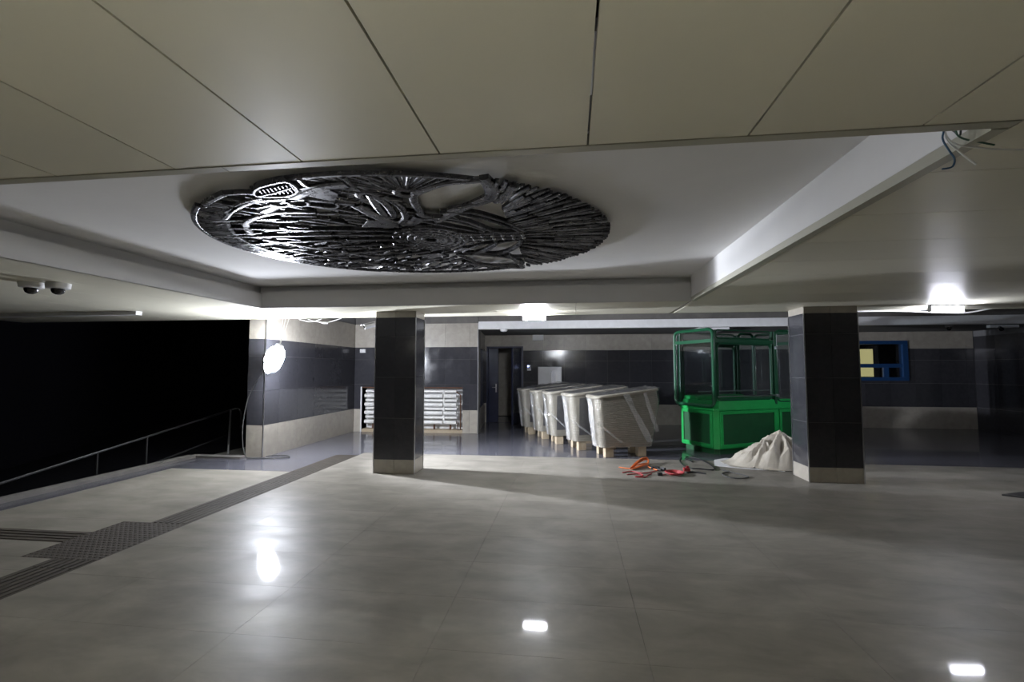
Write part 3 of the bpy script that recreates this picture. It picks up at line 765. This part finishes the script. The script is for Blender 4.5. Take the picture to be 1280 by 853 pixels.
# left end: tall rounded frame standing proud of the sill, with a cross bar
mL = frame_mtx((-0.035, LY, 0), (0, -1, 0), (0, 0, 1))
round_frame('end_frame', mL, 0.0, 0.86, LY, 2.24, 0.10, 0.030, GF)
MB().box(0.03, -0.015, 2.00, LY - 0.03, 0.03, 2.06, mL).build('cross_bar', GF, cb)
mR = frame_mtx((LX + 0.035, 0, 0), (0, 1, 0), (0, 0, 1))
round_frame('end_frame', mR, 0.0, 0.86, LY, 2.24, 0.10, 0.030, GF)
MB().box(0.03, -0.015, 2.00, LY - 0.03, 0.03, 2.06, mR).build('cross_bar', GF, cb)
# front side: window, header, fanlight; second bay with a tall door frame
for mm, nm in ((frame_mtx((0, 0.055, 0), (1, 0, 0), (0, 0, 1)), 'front'), (frame_mtx((LX, LY - 0.055, 0), (-1, 0, 0), (0, 0, 1)), 'rear')):
    o = 0.0 if nm == 'front' else LX - 1.55
    round_frame('window_frame', mm, o + 0.10, 0.97, o + 1.44, 1.99, 0.09, 0.026, GF)
    MB().box(o + 0.04, -0.03, 2.00, o + 1.50, 0.03, 2.07, mm).build('header', GF, cb, bevel=0.006)
    round_frame('fanlight_frame', mm, o + 0.09, 2.085, o + 1.44, 2.23, 0.05, 0.013, GF)
    MB().box(o + 1.485, -0.035, 0.80, o + 1.545, 0.035, 2.24, mm).build('post', GF, cb, bevel=0.01)
    MB().box(o + 0.0, -0.03, 0.95, o + 0.06, 0.04, 2.22, mm).build('post', GF, cb, bevel=0.01)
    o2 = 1.58 if nm == 'front' else 0.06
    round_frame('door_frame', mm, o2, 0.90, o2 + 0.42, 2.26, 0.10, 0.026, GF)
MB().tube([(0.05, -0.005, 1.03), (1.56, -0.005, 1.03)], 0.013, 8).build('grab_rail', M['steel'], cb, smooth=True)
MB().box(1.49, -0.03, 1.90, 1.54, 0.015, 1.95).build('hinge', M['steel'], cb)
MB().box(1.49, -0.03, 1.0, 1.54, 0.015, 1.05).build('hinge', M['steel'], cb)
MB().box(0.08, 0.55, 0.80, 1.3, 0.90, 1.02).build('bench', M['green'], cb, bevel=0.03)
MB().tube([(0.08, 0.50, 1.10), (1.9, 0.50, 1.10)], 0.014, 8).build('inner_rail', M['steel_dull'], cb, smooth=True)

# ------------------------------------------------------------------ white tarpaulin bundle and the sheet under it
def fbm(x, y, s):
    from mathutils import noise
    return noise.fractal(Vector((x * s, y * s, 3.1)), 1.0, 2.0, 4)
from mathutils import noise as mn
NX, NY = 72, 48
P = []
def ridge(x, y, ang, f, ph):
    q = (x * math.cos(ang) + y * math.sin(ang)) * f + ph + 0.9 * mn.noise(Vector((x * 1.8, y * 1.8, ph)))
    return 1.0 - abs((q % 1.0) * 2.0 - 1.0)
for i in range(NX + 1):
    for j in range(NY + 1):
        u, v = i / NX, j / NY
        x = 2.42 + 1.95 * u; y = 7.58 + 1.02 * v
        du = (u - 0.46) / (0.54 if u > 0.46 else 0.46); dv2 = (v - 0.50) / 0.50
        rr = min(1.0, math.hypot(du, dv2))
        e = min(1.0, (1.0 - rr) * 2.6)
        z = 0.0
        # two held-up peaks with folds falling away from them, over a low crumpled apron
        for (px, py, ph, pr, nf_, sh_) in ((3.28, 8.02, 0.55, 0.86, 4.5, 0.4), (2.98, 7.96, 0.40, 0.62, 4.0, 1.7), (3.85, 8.12, 0.36, 0.70, 4.0, 0.9)):
            dx, dy = x - px, (y - py) * 1.25
            r0 = math.hypot(dx, dy) / pr; th = math.atan2(dy, dx)
            wob = 0.8 * mn.noise(Vector((x * 2.4, y * 2.4, sh_ * 5)))
            fold = 1.0 - abs(((nf_ * th / math.pi + sh_ + wob) % 1.0) * 2 - 1)
            prof_ = max(0.0, 1.0 - r0) ** 1.05
            z = max(z, ph * prof_ * (1.0 - 0.42 * fold * min(1.0, r0 * 2.6)) )
        crump = abs(mn.noise(Vector((x * 6, y * 6, 1.3)))) * 0.05 + abs(mn.noise(Vector((x * 12, y * 12, 4.3)))) * 0.022
        z = (z + crump) * min(1.0, e * 1.6)
        P.append((x + 0.06 * e * mn.noise(Vector((x * 4, y * 4, 9))), y + 0.06 * e * mn.noise(Vector((x * 4, y * 4, 5))), 0.007 + z))
keep = []
for i in range(NX):
    for j in range(NY):
        u, v = (i + .5) / NX, (j + .5) / NY
        rr = math.hypot((u - 0.46) / (0.54 if u > 0.46 else 0.46), (v - 0.50) / 0.50)
        if rr < 1.04 + 0.05 * math.sin(9 * math.atan2(v - .5, u - .5)):
            keep.append((i * (NY + 1) + j, (i + 1) * (NY + 1) + j, (i + 1) * (NY + 1) + j + 1, i * (NY + 1) + j + 1))
o = MB().add(P, keep).build('tarpaulin', M['tarp'], None, smooth=False)
sd = o.modifiers.new('thickness', 'SOLIDIFY'); sd.thickness = 0.004; sd.offset = 1.0
tag(o, 'crumpled white tarpaulin bundle heaped behind the column by the green cabin', 'tarpaulin')
P = [(2.22, 7.86), (2.36, 8.36), (2.60, 8.55), (3.02, 8.46), (3.16, 7.98), (3.14, 7.56), (2.70, 7.66)]
o = MB().prism(P, 0.001, 0.005).build('plastic_sheet', M['sheet'], None)
tag(o, 'flat white sheet lying on the floor partly under the tarpaulin', 'sheet')

# ------------------------------------------------------------------ cords on the floor
rnd = random.Random(3)
t = thing('extension_cord', 'bundled orange cord with red leads on the pale floor before the containers', 'cord', (1.0, 7.45, 0))
b = MB()
for k in range(9):
    s = rnd.uniform(-0.05, 0.05); r2 = rnd.uniform(0.005, 0.05)
    pts = [(-0.12 + s * .3, -0.02 + s, 0.012 + r2 * .3), (0.0, 0.20 + s, 0.03 + r2), (0.16 + s, 0.48 + s, 0.05 + r2), (0.22, 0.52 + s * .5, 0.03 + r2), (0.20, 0.40 + s, 0.018), (0.04 - s, 0.10 + s, 0.014 + r2), (-0.10 + s * .3, -0.03 + s, 0.012)]
    b.tube(smooth_path(pts, 4), 0.006, 6)
b.build('coil', M['orange'], t, smooth=True)
for pts in ([(-0.12, 0, 0.01), (-0.2, 0.03, 0.01), (-0.28, 0.08, 0.01)], [(0.18, 0.3, 0.02), (0.17, 0.1, 0.02), (0.24, -0.02, 0.012), (0.26, -0.08, 0.012)]):
    MB().tube(smooth_path(pts, 5), 0.008, 6).build('cord_end', M['orange'], t, smooth=True)
for pts in ([(-0.27, -0.30, 0.01), (-0.13, -0.20, 0.01), (0.02, -0.30, 0.01), (0.16, -0.20, 0.01), (0.28, -0.08, 0.012)],
            [(-0.22, -0.42, 0.01), (-0.05, -0.36, 0.01), (0.0, -0.47, 0.01), (-0.12, -0.55, 0.01), (0.02, -0.56, 0.01), (0.06, -0.45, 0.01), (0.14, -0.33, 0.01)]):
    MB().tube(smooth_path(pts, 6), 0.008, 6).build('lead', M['red'], t, smooth=True)
b = MB()
for k in range(6):
    a = rnd.uniform(0, 3.1); x, y = 0.27 + rnd.uniform(-.08, .1), -0.06 + rnd.uniform(-.06, .1)
    b.box(-0.035, -0.02, 0.001, 0.035, 0.02, rnd.uniform(0.03, 0.055), Matrix.Translation((x, y, 0)) @ Matrix.Rotation(a, 4, 'Z'))
    if k == 2: b.build('plug', M['black'], t, bevel=0.005); b = MB()
b.build('plug', M['black'], t, bevel=0.005)
t = thing('red_cord', 'small coil of red cord lying beside the orange bundle', 'cord', (1.47, 7.16, 0))
b = MB()
for k in range(5):
    q = 0.085 + k * 0.011
    b.tube(smooth_path([(q * math.cos(a), 0.62 * q * math.sin(a) * 1.7, 0.011 + 0.006 * k) for a in [2 * math.pi * i / 9 for i in range(9)]], 3, True), 0.008, 6, closed=True)
b.build('coil', M['red'], t, smooth=True)
MB().tube(smooth_path([(-0.13, -0.05, 0.011), (-0.19, -0.10, 0.011)], 3), 0.008, 6).build('cord_end', M['red'], t, smooth=True)
MB().box(-0.26, -0.13, 0.001, -0.19, -0.08, 0.045).build('plug', M['black'], t, bevel=0.006)
t = thing('dropped_plugs', 'two black plugs on the floor between red and black cords', 'plug', (1.72, 7.38, 0))
MB().box(-0.07, 0.0, 0.001, 0.02, 0.07, 0.05).box(-0.03, 0.03, 0.05, 0.01, 0.06, 0.075).build('plug', M['red'], t, bevel=0.006)
MB().tube(smooth_path([(-0.06, -0.12, 0.012), (0.05, -0.08, 0.012), (0.2, -0.16, 0.012)], 4), 0.012, 6).build('plug_lead', M['black'], t, smooth=True)
P = [(1.86, 8.50), (1.76, 8.15), (1.74, 7.80), (1.80, 7.58), (1.95, 7.55), (2.08, 7.50), (2.15, 7.62), (2.17, 8.0), (2.12, 8.35), (1.98, 8.55), (1.92, 8.40), (1.95, 8.10)]
tag(MB().tube(smooth_path([(x, y, 0.012) for x, y in P], 5), 0.010, 6).build('black_cable', M['black'], None, smooth=True), 'black cable looped on the floor in front of the green cabin', 'cable')
P = [(2.10, 7.60), (2.22, 7.42), (2.33, 7.18), (2.20, 7.06), (2.04, 7.12), (2.02, 7.34), (2.16, 7.48)]
tag(MB().tube(smooth_path([(x + 0.13, y - 0.08, 0.010) for x, y in P], 5), 0.008, 6).build('grey_cable', M['grey_cord'], None, smooth=True), 'grey cable loop on pale floor in front of the flat sheet', 'cable')
# dark mat at the right
tag(MB().prism([(5.12, 6.46), (5.45, 6.62), (6.1, 6.62), (6.1, 6.28), (5.3, 6.33)], 0.001, 0.02).build('floor_mat', M['black'], None, bevel=0.004), 'flat black scrap of mat on the pale floor right of the columns', 'mat')

# ------------------------------------------------------------------ ceiling cables
P = [(3.95, 7.50, 2.372), (4.81, 7.52, 2.37), (5.2, 7.52, 2.345), (5.55, 7.52, 2.33), (5.75, 7.52, 2.345), (6.06, 7.50, 2.40), (6.5, 7.5, 2.41), (7.5, 7.5, 2.40)]
tag(MB().tube(smooth_path(P, 6), 0.011, 6).build('ceiling_cable', M['white_cord'], None, smooth=True), 'white cable sagging along the ceiling edge by the right ceiling lamp', 'cable')
P = [(-4.45, 7.52, 2.37), (-4.3, 7.54, 2.335), (-4.15, 7.54, 2.31), (-4.02, 7.54, 2.335), (-3.85, 7.52, 2.38)]
t = thing('loose_cable', 'short white cable loop hanging at the ceiling edge above the pier', 'cable', (0, 0, 0))
MB().tube(smooth_path(P, 6), 0.009, 6).build('cable', M['white_cord'], t, smooth=True)
MB().tube(smooth_path([(-4.6, 7.50, 2.37), (-4.4, 7.53, 2.33), (-4.2, 7.52, 2.375)], 6), 0.008, 6).build('cable', M['white_cord'], t, smooth=True)
MB().tube([(-4.20, 7.54, 2.31), (-4.10, 7.54, 2.305)], 0.018, 8).build('connector', M['white'], t, smooth=True)
t = thing('loose_wires', 'bunch of loose wires hanging from the recess corner', 'wires', (0, 0, 0))
W = [('blue_cord', [(1.43, 1.95, 2.60), (1.425, 1.95, 2.45), (1.418, 1.95, 2.40), (1.44, 1.95, 2.35), (1.455, 1.95, 2.32), (1.445, 1.95, 2.29), (1.41, 1.95, 2.283)]),
     ('white_cord', [(1.44, 1.96, 2.60), (1.435, 1.96, 2.45), (1.44, 1.96, 2.40), (1.475, 1.95, 2.345), (1.52, 1.94, 2.29)]),
     ('white_cord', [(1.445, 1.97, 2.60), (1.44, 1.97, 2.45), (1.47, 1.97, 2.39), (1.54, 1.96, 2.365), (1.60, 1.96, 2.355), (1.72, 1.96, 2.345)]),
     ('green_cord', [(1.45, 1.94, 2.60), (1.455, 1.94, 2.45), (1.47, 1.94, 2.40), (1.54, 1.94, 2.375), (1.585, 1.94, 2.362)]),
     ('black', [(1.455, 1.99, 2.60), (1.45, 1.97, 2.47), (1.462, 1.95, 2.425), (1.475, 1.95, 2.41), (1.482, 1.95, 2.44), (1.487, 1.96, 2.60)])]
for m_, P in W:
    MB().tube(smooth_path(P, 6), 0.0034, 6).build('wire', M[m_], t, smooth=True)

# ------------------------------------------------------------------ the round metal relief under the recess
SC = Vector((-1.365, 3.89)); SA, SB = 1.70, 1.41     # its centre and half axes
ZB, ZT = 2.64, 2.67                                  # lower face, upper face
rel = thing('metal_relief', 'large round openwork relief of dark metal hung under the white recess', 'relief sculpture', (SC.x, SC.y, ZB))
rnd = random.Random(11)
def inside(x, y, k=1.0): return ((x - SC.x) / (SA * k)) ** 2 + ((y - SC.y) / (SB * k)) ** 2 < 1.0
OPEN = [
 [(-1.02, 2.92), (-0.89, 2.80), (-0.74, 2.72), (-0.59, 2.71), (-0.51, 2.72), (-0.51, 2.89), (-0.53, 2.97), (-0.61, 3.05), (-0.71, 3.14), (-0.83, 3.19), (-0.93, 3.34), (-1.07, 3.29), (-1.06, 3.17)],
 [(-0.83, 3.27), (-0.75, 3.32), (-0.62, 3.44), (-0.45, 3.71), (-0.63, 3.69), (-0.75, 3.49), (-0.82, 3.37)],
 [(-1.10, 3.39), (-0.94, 3.40), (-0.82, 3.50), (-0.71, 3.68), (-0.79, 3.67), (-0.95, 3.53)],
 [(-1.00, 4.35), (-0.82, 4.14), (-0.68, 4.10), (-0.79, 4.28), (-0.89, 4.36)],
 [(-0.81, 4.37), (-0.63, 4.10), (-0.44, 4.04), (-0.54, 4.28), (-0.68, 4.42)],
 [(-1.07, 4.47), (-0.89, 4.52), (-0.60, 4.69), (-0.54, 4.95), (-0.80, 4.96), (-0.96, 4.87), (-1.01, 4.68)],
 [(-1.28, 2.85), (-1.25, 2.91), (-1.25, 3.08), (-1.29, 3.28), (-1.34, 3.26), (-1.33, 3.10)],
 [(-0.49, 2.40), (-0.52, 2.72), (-0.40, 2.72), (-0.36, 2.55)]]
def grown(P, k):
    cx_ = sum(p[0] for p in P) / len(P); cy_ = sum(p[1] for p in P) / len(P)
    return [(cx_ + (x - cx_) * k, cy_ + (y - cy_) * k) for x, y in P]
OPEN = [P if i in (0, 6, 7) else grown(P, 1.12) for i, P in enumerate(OPEN)]
def in_poly(x, y, P):
    r = False; n = len(P); j = n - 1
    for i in range(n):
        if (P[i][1] > y) != (P[j][1] > y) and x < (P[j][0] - P[i][0]) * (y - P[i][1]) / (P[j][1] - P[i][1]) + P[i][0]: r = not r
        j = i
    return r
def clear(x, y): return not any(in_poly(x, y, P) for P in OPEN)
def flat_bar(pts, wd, z0=0.0, z1=0.02, closed=False, taper=None, mb=None, roll=0.0):
    """bar of rectangular section along a plan curve, local to the relief; a crowned lower face catches the light"""
    mb = mb or MB(); z0 *= 0.6; z1 = 0.02
    P = [Vector((p[0] - SC.x, p[1] - SC.y)) for p in pts]; m = len(P); rings = []
    for i, p in enumerate(P):
        a = P[i - 1] if (i > 0 or closed) else p
        b = P[(i + 1) % m] if (i < m - 1 or closed) else p
        t = (b - a); t = t.normalized() if t.length > 1e-9 else Vector((1, 0)); n = Vector((-t.y, t.x))
        w_ = wd * (taper[i] if taper else 1.0) / 2
        q = [(-w_, z1), (w_, z1), (w_, z0 + 0.007), (0.45 * w_, z0), (-0.45 * w_, z0), (-w_, z0 + 0.007)]
        rings.append([Vector((p.x + n.x * o, p.y + n.y * o, z + roll * o)) for o, z in q][::-1])
    if closed: rings.append(rings[0])
    mb.loft(rings, cap=not closed); return mb
RELM = M['relief']
def bar(name, pts, wd, **k):
    return flat_bar(pts, wd, **k).build(name, RELM, rel)
def arc(c, rx, ry, a0, a1, n=18): return [(c[0] + rx * math.cos(R(a0 + (a1 - a0) * i / n)), c[1] + ry * math.sin(R(a0 + (a1 - a0) * i / n))) for i in range(n + 1)]
# rim arcs (angles in plan; -X is the lit end)
for a0, a1, k0 in ((118, 171, 0.988), (174, 226, 0.988), (226, 240, 0.968)):
    bar('rim_arc', arc(SC, SA * k0, SB * k0, a0, a1, 24), 0.045, z0=-0.012)
bar('rim_arc', smooth_path([(-2.19, 2.715, 0), (-2.07, 2.71, 0), (-1.98, 2.735, 0)], 4), 0.04, z0=-0.012)
bar('rim_arc', arc(SC, SA * 0.965, SB * 0.965, 258, 301, 24), 0.05, z0=-0.005)
bar('rim_arc', arc(SC, SA - 0.03, SB - 0.03, 60, 118, 24), 0.035, z0=-0.005, z1=0.06)
# bars outlining the openings
for k, P in enumerate(OPEN[:7]):
    bar('opening_border', smooth_path([(x, y, 0) for x, y in P], 3, True), 0.055 if k in (0, 6) else 0.026, closed=True, z0=-0.015, z1=0.05)
# swept double branches crossing the openings
for P, wd in (([(-0.50, 2.66), (-0.47, 2.85), (-0.53, 3.02), (-0.70, 3.13), (-0.88, 3.30), (-1.0, 3.42)], 0.06),
              ([(-0.50, 3.06), (-0.42, 2.98), (-0.34, 2.80)], 0.06), ([(-1.10, 3.34), (-0.92, 3.33), (-0.76, 3.46), (-0.62, 3.74)], 0.026),
              ([(-0.92, 3.22), (-0.70, 3.24), (-0.48, 3.50), (-0.36, 3.75)], 0.03), ([(-1.10, 4.43), (-0.88, 4.46), (-0.62, 4.60), (-0.42, 4.62)], 0.028),
              ([(-0.66, 3.98), (-0.66, 4.12), (-0.80, 4.34), (-0.94, 4.44)], 0.03), ([(-0.42, 3.98), (-0.46, 4.18), (-0.58, 4.38), (-0.74, 4.48)], 0.03),
              ([(-0.62, 4.52), (-0.56, 4.75), (-0.52, 5.12)], 0.05), ([(-0.52, 5.12), (-0.75, 5.05), (-0.98, 4.95), (-1.1, 4.75)], 0.06),
              ([(-2.43, 3.02), (-2.15, 2.86), (-1.93, 2.83), (-1.70, 2.86), (-1.45, 2.98)], 0.07), ([(-2.15, 2.96), (-1.95, 2.91), (-1.71, 2.98), (-1.50, 3.14)], 0.04),
              ([(-2.17, 3.05), (-1.82, 2.84), (-1.54, 2.68), (-1.34, 2.65)], 0.09), ([(-2.55, 3.15), (-2.25, 2.90), (-2.0, 2.79)], 0.05),
              ([(-2.62, 3.55), (-2.45, 3.25), (-2.1, 3.08), (-1.8, 3.10)], 0.06), ([(-2.62, 3.7), (-2.40, 3.95), (-2.15, 4.22), (-1.9, 4.5)], 0.06),
              ([(-2.7, 3.95), (-2.4, 4.35), (-2.1, 4.7), (-1.75, 4.95)], 0.05), ([(-1.45, 3.0), (-1.42, 3.2), (-1.36, 3.36), (-1.22, 3.44), (-1.10, 3.30)], 0.09),
              ([(-1.20, 2.86), (-1.16, 3.05), (-1.20, 3.28), (-1.28, 3.40)], 0.05)):
    bar('branch', smooth_path([(x, y, 0) for x, y in P], 5), wd, z0=-0.022, z1=0.05)
# studded bridge to the fan
for y0, y1 in ((3.80, 3.80), (3.87, 3.88), (3.95, 3.97)):
    bar('bridge_bar', [(-0.95, y0), (-0.38, y1)], 0.05, z0=-0.008)
b = MB()
for i in range(7):
    for j in range(2):
        x, y = -0.9 + i * 0.085, 3.835 + j * 0.085
        b.lathe([(0.016, -0.0125), (0.014, -0.022), (0.006, -0.027)], (x - SC.x, y - SC.y, 0.006), 8)
b.build('bridge_studs', M['steel_dull'], rel, smooth=True)
# concentric ornament in the middle
HC = (-1.19, 3.89)
for r_ in (0.07, 0.13, 0.19, 0.25, 0.31):
    bar('centre_ring', arc(HC, r_, r_ * 1.05, 0, 360, 28)[:-1], 0.036, closed=True, z0=-0.02 + 0.03 * r_)
for k in range(22):
    a = R(360 * k / 22)
    bar('centre_spoke', [(HC[0] + 0.06 * math.cos(a), HC[1] + 0.06 * math.sin(a)), (HC[0] + 0.18 * math.cos(a + 0.25), HC[1] + 0.18 * math.sin(a + 0.25)), (HC[0] + 0.29 * math.cos(a + 0.1), HC[1] + 0.30 * math.sin(a + 0.1))], 0.03, z0=-0.008)
# two rosettes of spokes at the near edge
for (hx, hy, a0, a1, n, rmax, nm) in ((-1.04, 2.84, 188, 350, 24, 0.62, 'rosette_spoke'), (-1.30, 2.86, 130, 262, 18, 0.42, 'rosette_spoke')):
    bar('rosette_hub', arc((hx, hy), 0.06, 0.06, 0, 360, 14)[:-1], 0.05, closed=True, z0=-0.01)
    for k in range(n):
        a = R(a0 + (a1 - a0) * k / (n - 1)); L = 0.10
        while L < rmax and inside(hx + (L + .03) * math.cos(a), hy + (L + .03) * math.sin(a), 0.975) and clear(hx + L * math.cos(a), hy + L * math.sin(a)): L += 0.02
        if L < 0.13: continue
        bar(nm, [(hx + 0.07 * math.cos(a), hy + 0.07 * math.sin(a)), (hx + L * math.cos(a), hy + L * math.sin(a))], 0.022, taper=[0.6, 1.4], z0=rnd.uniform(-0.006, 0.01))
# fan of long feathers on the far side from the lamp
FX, FY = -0.98, 3.86
nf = 0
for ring, (r0, r1, n) in enumerate(((0.58, 0.86, 40), (0.76, 1.12, 50), (1.0, 1.36, 58), (1.22, 1.8, 66))):
    for k in range(n):
        a = R(-72 + 148 * (k + 0.5 * (ring % 2)) / (n - 1)) + rnd.uniform(-.006, .006)
        ca, sa = math.cos(a), math.sin(a)
        e = r1
        while e > r0 + 0.05 and not inside(FX + e * ca, FY + e * sa, 0.995): e -= 0.01
        s = r0 + rnd.uniform(-.04, .04)
        if e - s < 0.07 or FX + s * ca < -0.47: 
            while FX + s * ca < -0.47 and s < e: s += 0.01
            if e - s < 0.07: continue
        mid = (s + e) / 2
        if not (clear(FX + s * ca, FY + s * sa) and clear(FX + mid * ca, FY + mid * sa) and clear(FX + e * ca, FY + e * sa)): continue
        w_ = 0.026 + 0.012 * rnd.random()
        off = rnd.uniform(-0.012, 0.012)
        pts = [(FX + s * ca, FY + s * sa), (FX + mid * ca - off * sa, FY + mid * sa + off * ca), (FX + e * ca, FY + e * sa)]
        bar('feather', pts, w_, taper=[0.45, 1.25, 0.75], z0=rnd.uniform(-0.02, 0.012), z1=0.05, roll=rnd.uniform(-0.35, 0.35)); nf += 1
# carved leaf slats over the lit half: stems with paired scales
focus = Vector((-0.25, 3.78))
slats = []
cells = []
for j_ in range(34):
    v = -0.96 + 1.92 * j_ / 33
    for i_ in range(18):
        cells.append((-0.985 + 1.40 * (i_ + 0.5 * (j_ % 2)) / 18, v, j_))
rnd.shuffle(cells)
stuff = MB(); ns = 0
def flow(x, y):
    a = math.atan2(y - focus.y, x - focus.x)
    if y < 3.2 and x < -1.3: a += 0.55 * min(1.0, (3.2 - y) / 0.5)      # sweeps up toward the near edge
    if x < -2.5: a += 0.5 * math.copysign(1, y - 3.6) * (-2.5 - x)
    return a
for (u, v, row) in cells:
    x = SC.x + SA * u + rnd.uniform(-.02, .02); y = SC.y + SB * v + rnd.uniform(-.012, .012)
    if (x - HC[0]) ** 2 + (y - HC[1]) ** 2 < 0.14: continue
    if x > -1.05 and y < 3.45: continue
    if x > -0.5: continue
    if -2.25 < x < -1.6 and y < 2.76: continue
    a = flow(x, y) + (0.30 if (row // 2) % 2 else -0.22) + rnd.uniform(-.08, .08)
    L = rnd.uniform(0.11, 0.20); ca, sa = math.cos(a), math.sin(a)
    e = (x + L * ca, y + L * sa)
    if not (inside(x, y, 0.97) and inside(*e, 0.97) and clear(x, y) and clear(*e) and clear(x + .5 * L * ca, y + .5 * L * sa)): continue
    z0 = rnd.uniform(-0.020, 0.012); w_ = rnd.uniform(0.026, 0.044); c_ = rnd.uniform(-0.014, 0.014); ro = rnd.uniform(-0.25, 0.25)
    pts = [(x, y), (x + .5 * L * ca - c_ * sa, y + .5 * L * sa + c_ * ca), e]
    tp_ = [0.35, 1.2, 0.9] if rnd.random() < 0.6 else [0.8, 1.0, 0.9]
    if ns < 290: bar('slat', pts, w_, taper=tp_, z0=z0, roll=ro); ns += 1
    else: flat_bar(pts, w_, taper=tp_, z0=z0, roll=ro, mb=stuff)
# filling between: short strips in the remaining gaps, too small to pick apart
for k in range(170):
    u = rnd.uniform(-1, 1); v = rnd.uniform(-1, 1)
    x, y = SC.x + u * SA, SC.y + v * SB
    if x > -0.62 or not inside(x, y, 0.95) or not clear(x, y): continue
    if x > -1.05 and y < 3.45 or -2.25 < x < -1.6 and y < 2.76: continue
    a = flow(x, y) + rnd.uniform(-.25, .25) + (math.pi / 2 if rnd.random() < 0.10 else 0)
    L = rnd.uniform(0.06, 0.15); e = (x + L * math.cos(a), y + L * math.sin(a))
    if not inside(*e, 0.96) or not clear(*e): continue
    flat_bar([(x, y), e], rnd.uniform(0.016, 0.028), taper=[0.7, 1.0], z0=rnd.uniform(0.004, 0.012), mb=stuff)
stuff.build('small_strips', RELM, rel, kind='stuff')
# long stems running through the scales
for k, (dy0, dy1) in enumerate(((-0.55, -0.20), (-0.30, -0.10), (-0.05, 0.0), (0.25, 0.10), (0.55, 0.25), (0.85, 0.45), (1.08, 0.75))):
    P = []
    for i in range(9):
        q = i / 8; P.append((-2.92 + 1.5 * q + 0.12 * abs(dy0), SC.y - 0.05 + dy0 + (dy1 - dy0) * q + 0.03 * math.sin(5 * q + k), 0))
    P = [p for p in P if inside(p[0], p[1], 0.96) and clear(p[0], p[1])]
    if len(P) > 3: bar('stem', P, 0.036, z0=-0.024)
# fine comb at the lit tip
for k in range(60):
    a = R(136 + 96 * k / 59); q0, q1 = 0.85, 0.985
    bar('comb_bar', [(SC.x + SA * q0 * math.cos(a), SC.y + SB * q0 * math.sin(a)), (SC.x + SA * q1 * math.cos(a), SC.y + SB * q1 * math.sin(a))], 0.020, z0=-0.014)
bar('comb_border', arc(SC, SA * 0.855, SB * 0.855, 148, 214, 16), 0.03, z0=-0.02)
# solid plates
for P in ([(-1.66, 2.66), (-1.50, 2.63), (-1.46, 2.78), (-1.56, 2.92), (-1.66, 2.80)], [(-1.50, 3.30), (-1.30, 3.36), (-1.34, 3.52), (-1.62, 3.46)], [(-1.48, 4.40), (-1.25, 4.34), (-1.20, 4.46), (-1.42, 4.56)]):
    MB().prism([(x - SC.x, y - SC.y) for x, y in P], -0.010, 0.012).build('plate', RELM, rel, bevel=0.004)
# ringed clasps (bright beads) on the branches
for (x, y, a) in ((-1.93, 2.86, 80), (-1.80, 2.87, 80), (-1.62, 2.93, 70), (-2.30, 3.42, 40), (-2.18, 4.12, 60), (-1.95, 3.75, 90), (-1.75, 4.0, 90), (-1.60, 3.92, 90), (-2.05, 4.45, 55), (-1.85, 4.62, 60)):
    bar('clasp', arc((x, y), 0.07, 0.07, a - 85, a + 85, 8), 0.03, z0=-0.034, z1=0.0)
# head plaque breaking the rim
P = [(-1.99, 2.74), (-1.92, 2.63), (-1.76, 2.56), (-1.66, 2.55), (-1.68, 2.68), (-1.80, 2.76)]
bar('plaque_border', smooth_path([(x, y, 0) for x, y in P], 3, True), 0.028, closed=True, z0=-0.03)
for k in range(9):
    q = k / 8; x = -1.94 + 0.24 * q
    bar('plaque_bar', [(x, 2.73 - 0.02 * q), (x + 0.03, 2.645 - 0.06 * q)], 0.016, z0=-0.026)
bar('plaque_border', [(-1.98, 2.735), (-1.85, 2.70), (-1.69, 2.63)], 0.022, z0=-0.032)
# teeth on the far rim
for k in range(46):
    a = R(62 + 100 * k / 45)
    ca, sa = math.cos(a), math.sin(a)
    if rnd.random() < 0.12: continue
    bar('rim_tooth', [(SC.x + (SA - 0.05) * ca, SC.y + (SB - 0.05) * sa), (SC.x + (SA + 0.005) * ca, SC.y + (SB + 0.005) * sa)], 0.032, z0=0.0, z1=0.055)
# hangers to the recess ceiling
for a, q in ((20, 0.8), (75, 0.85), (130, 0.85), (185, 0.85), (240, 0.8), (318, 0.8), (90, 0.2)):
    x, y = SA * q * math.cos(R(a)), SB * q * math.sin(R(a))
    MB().tube([(x, y, 0.019), (x, y, RZ - ZB)], 0.012, 8).build('hanger', M['steel_dull'], rel)
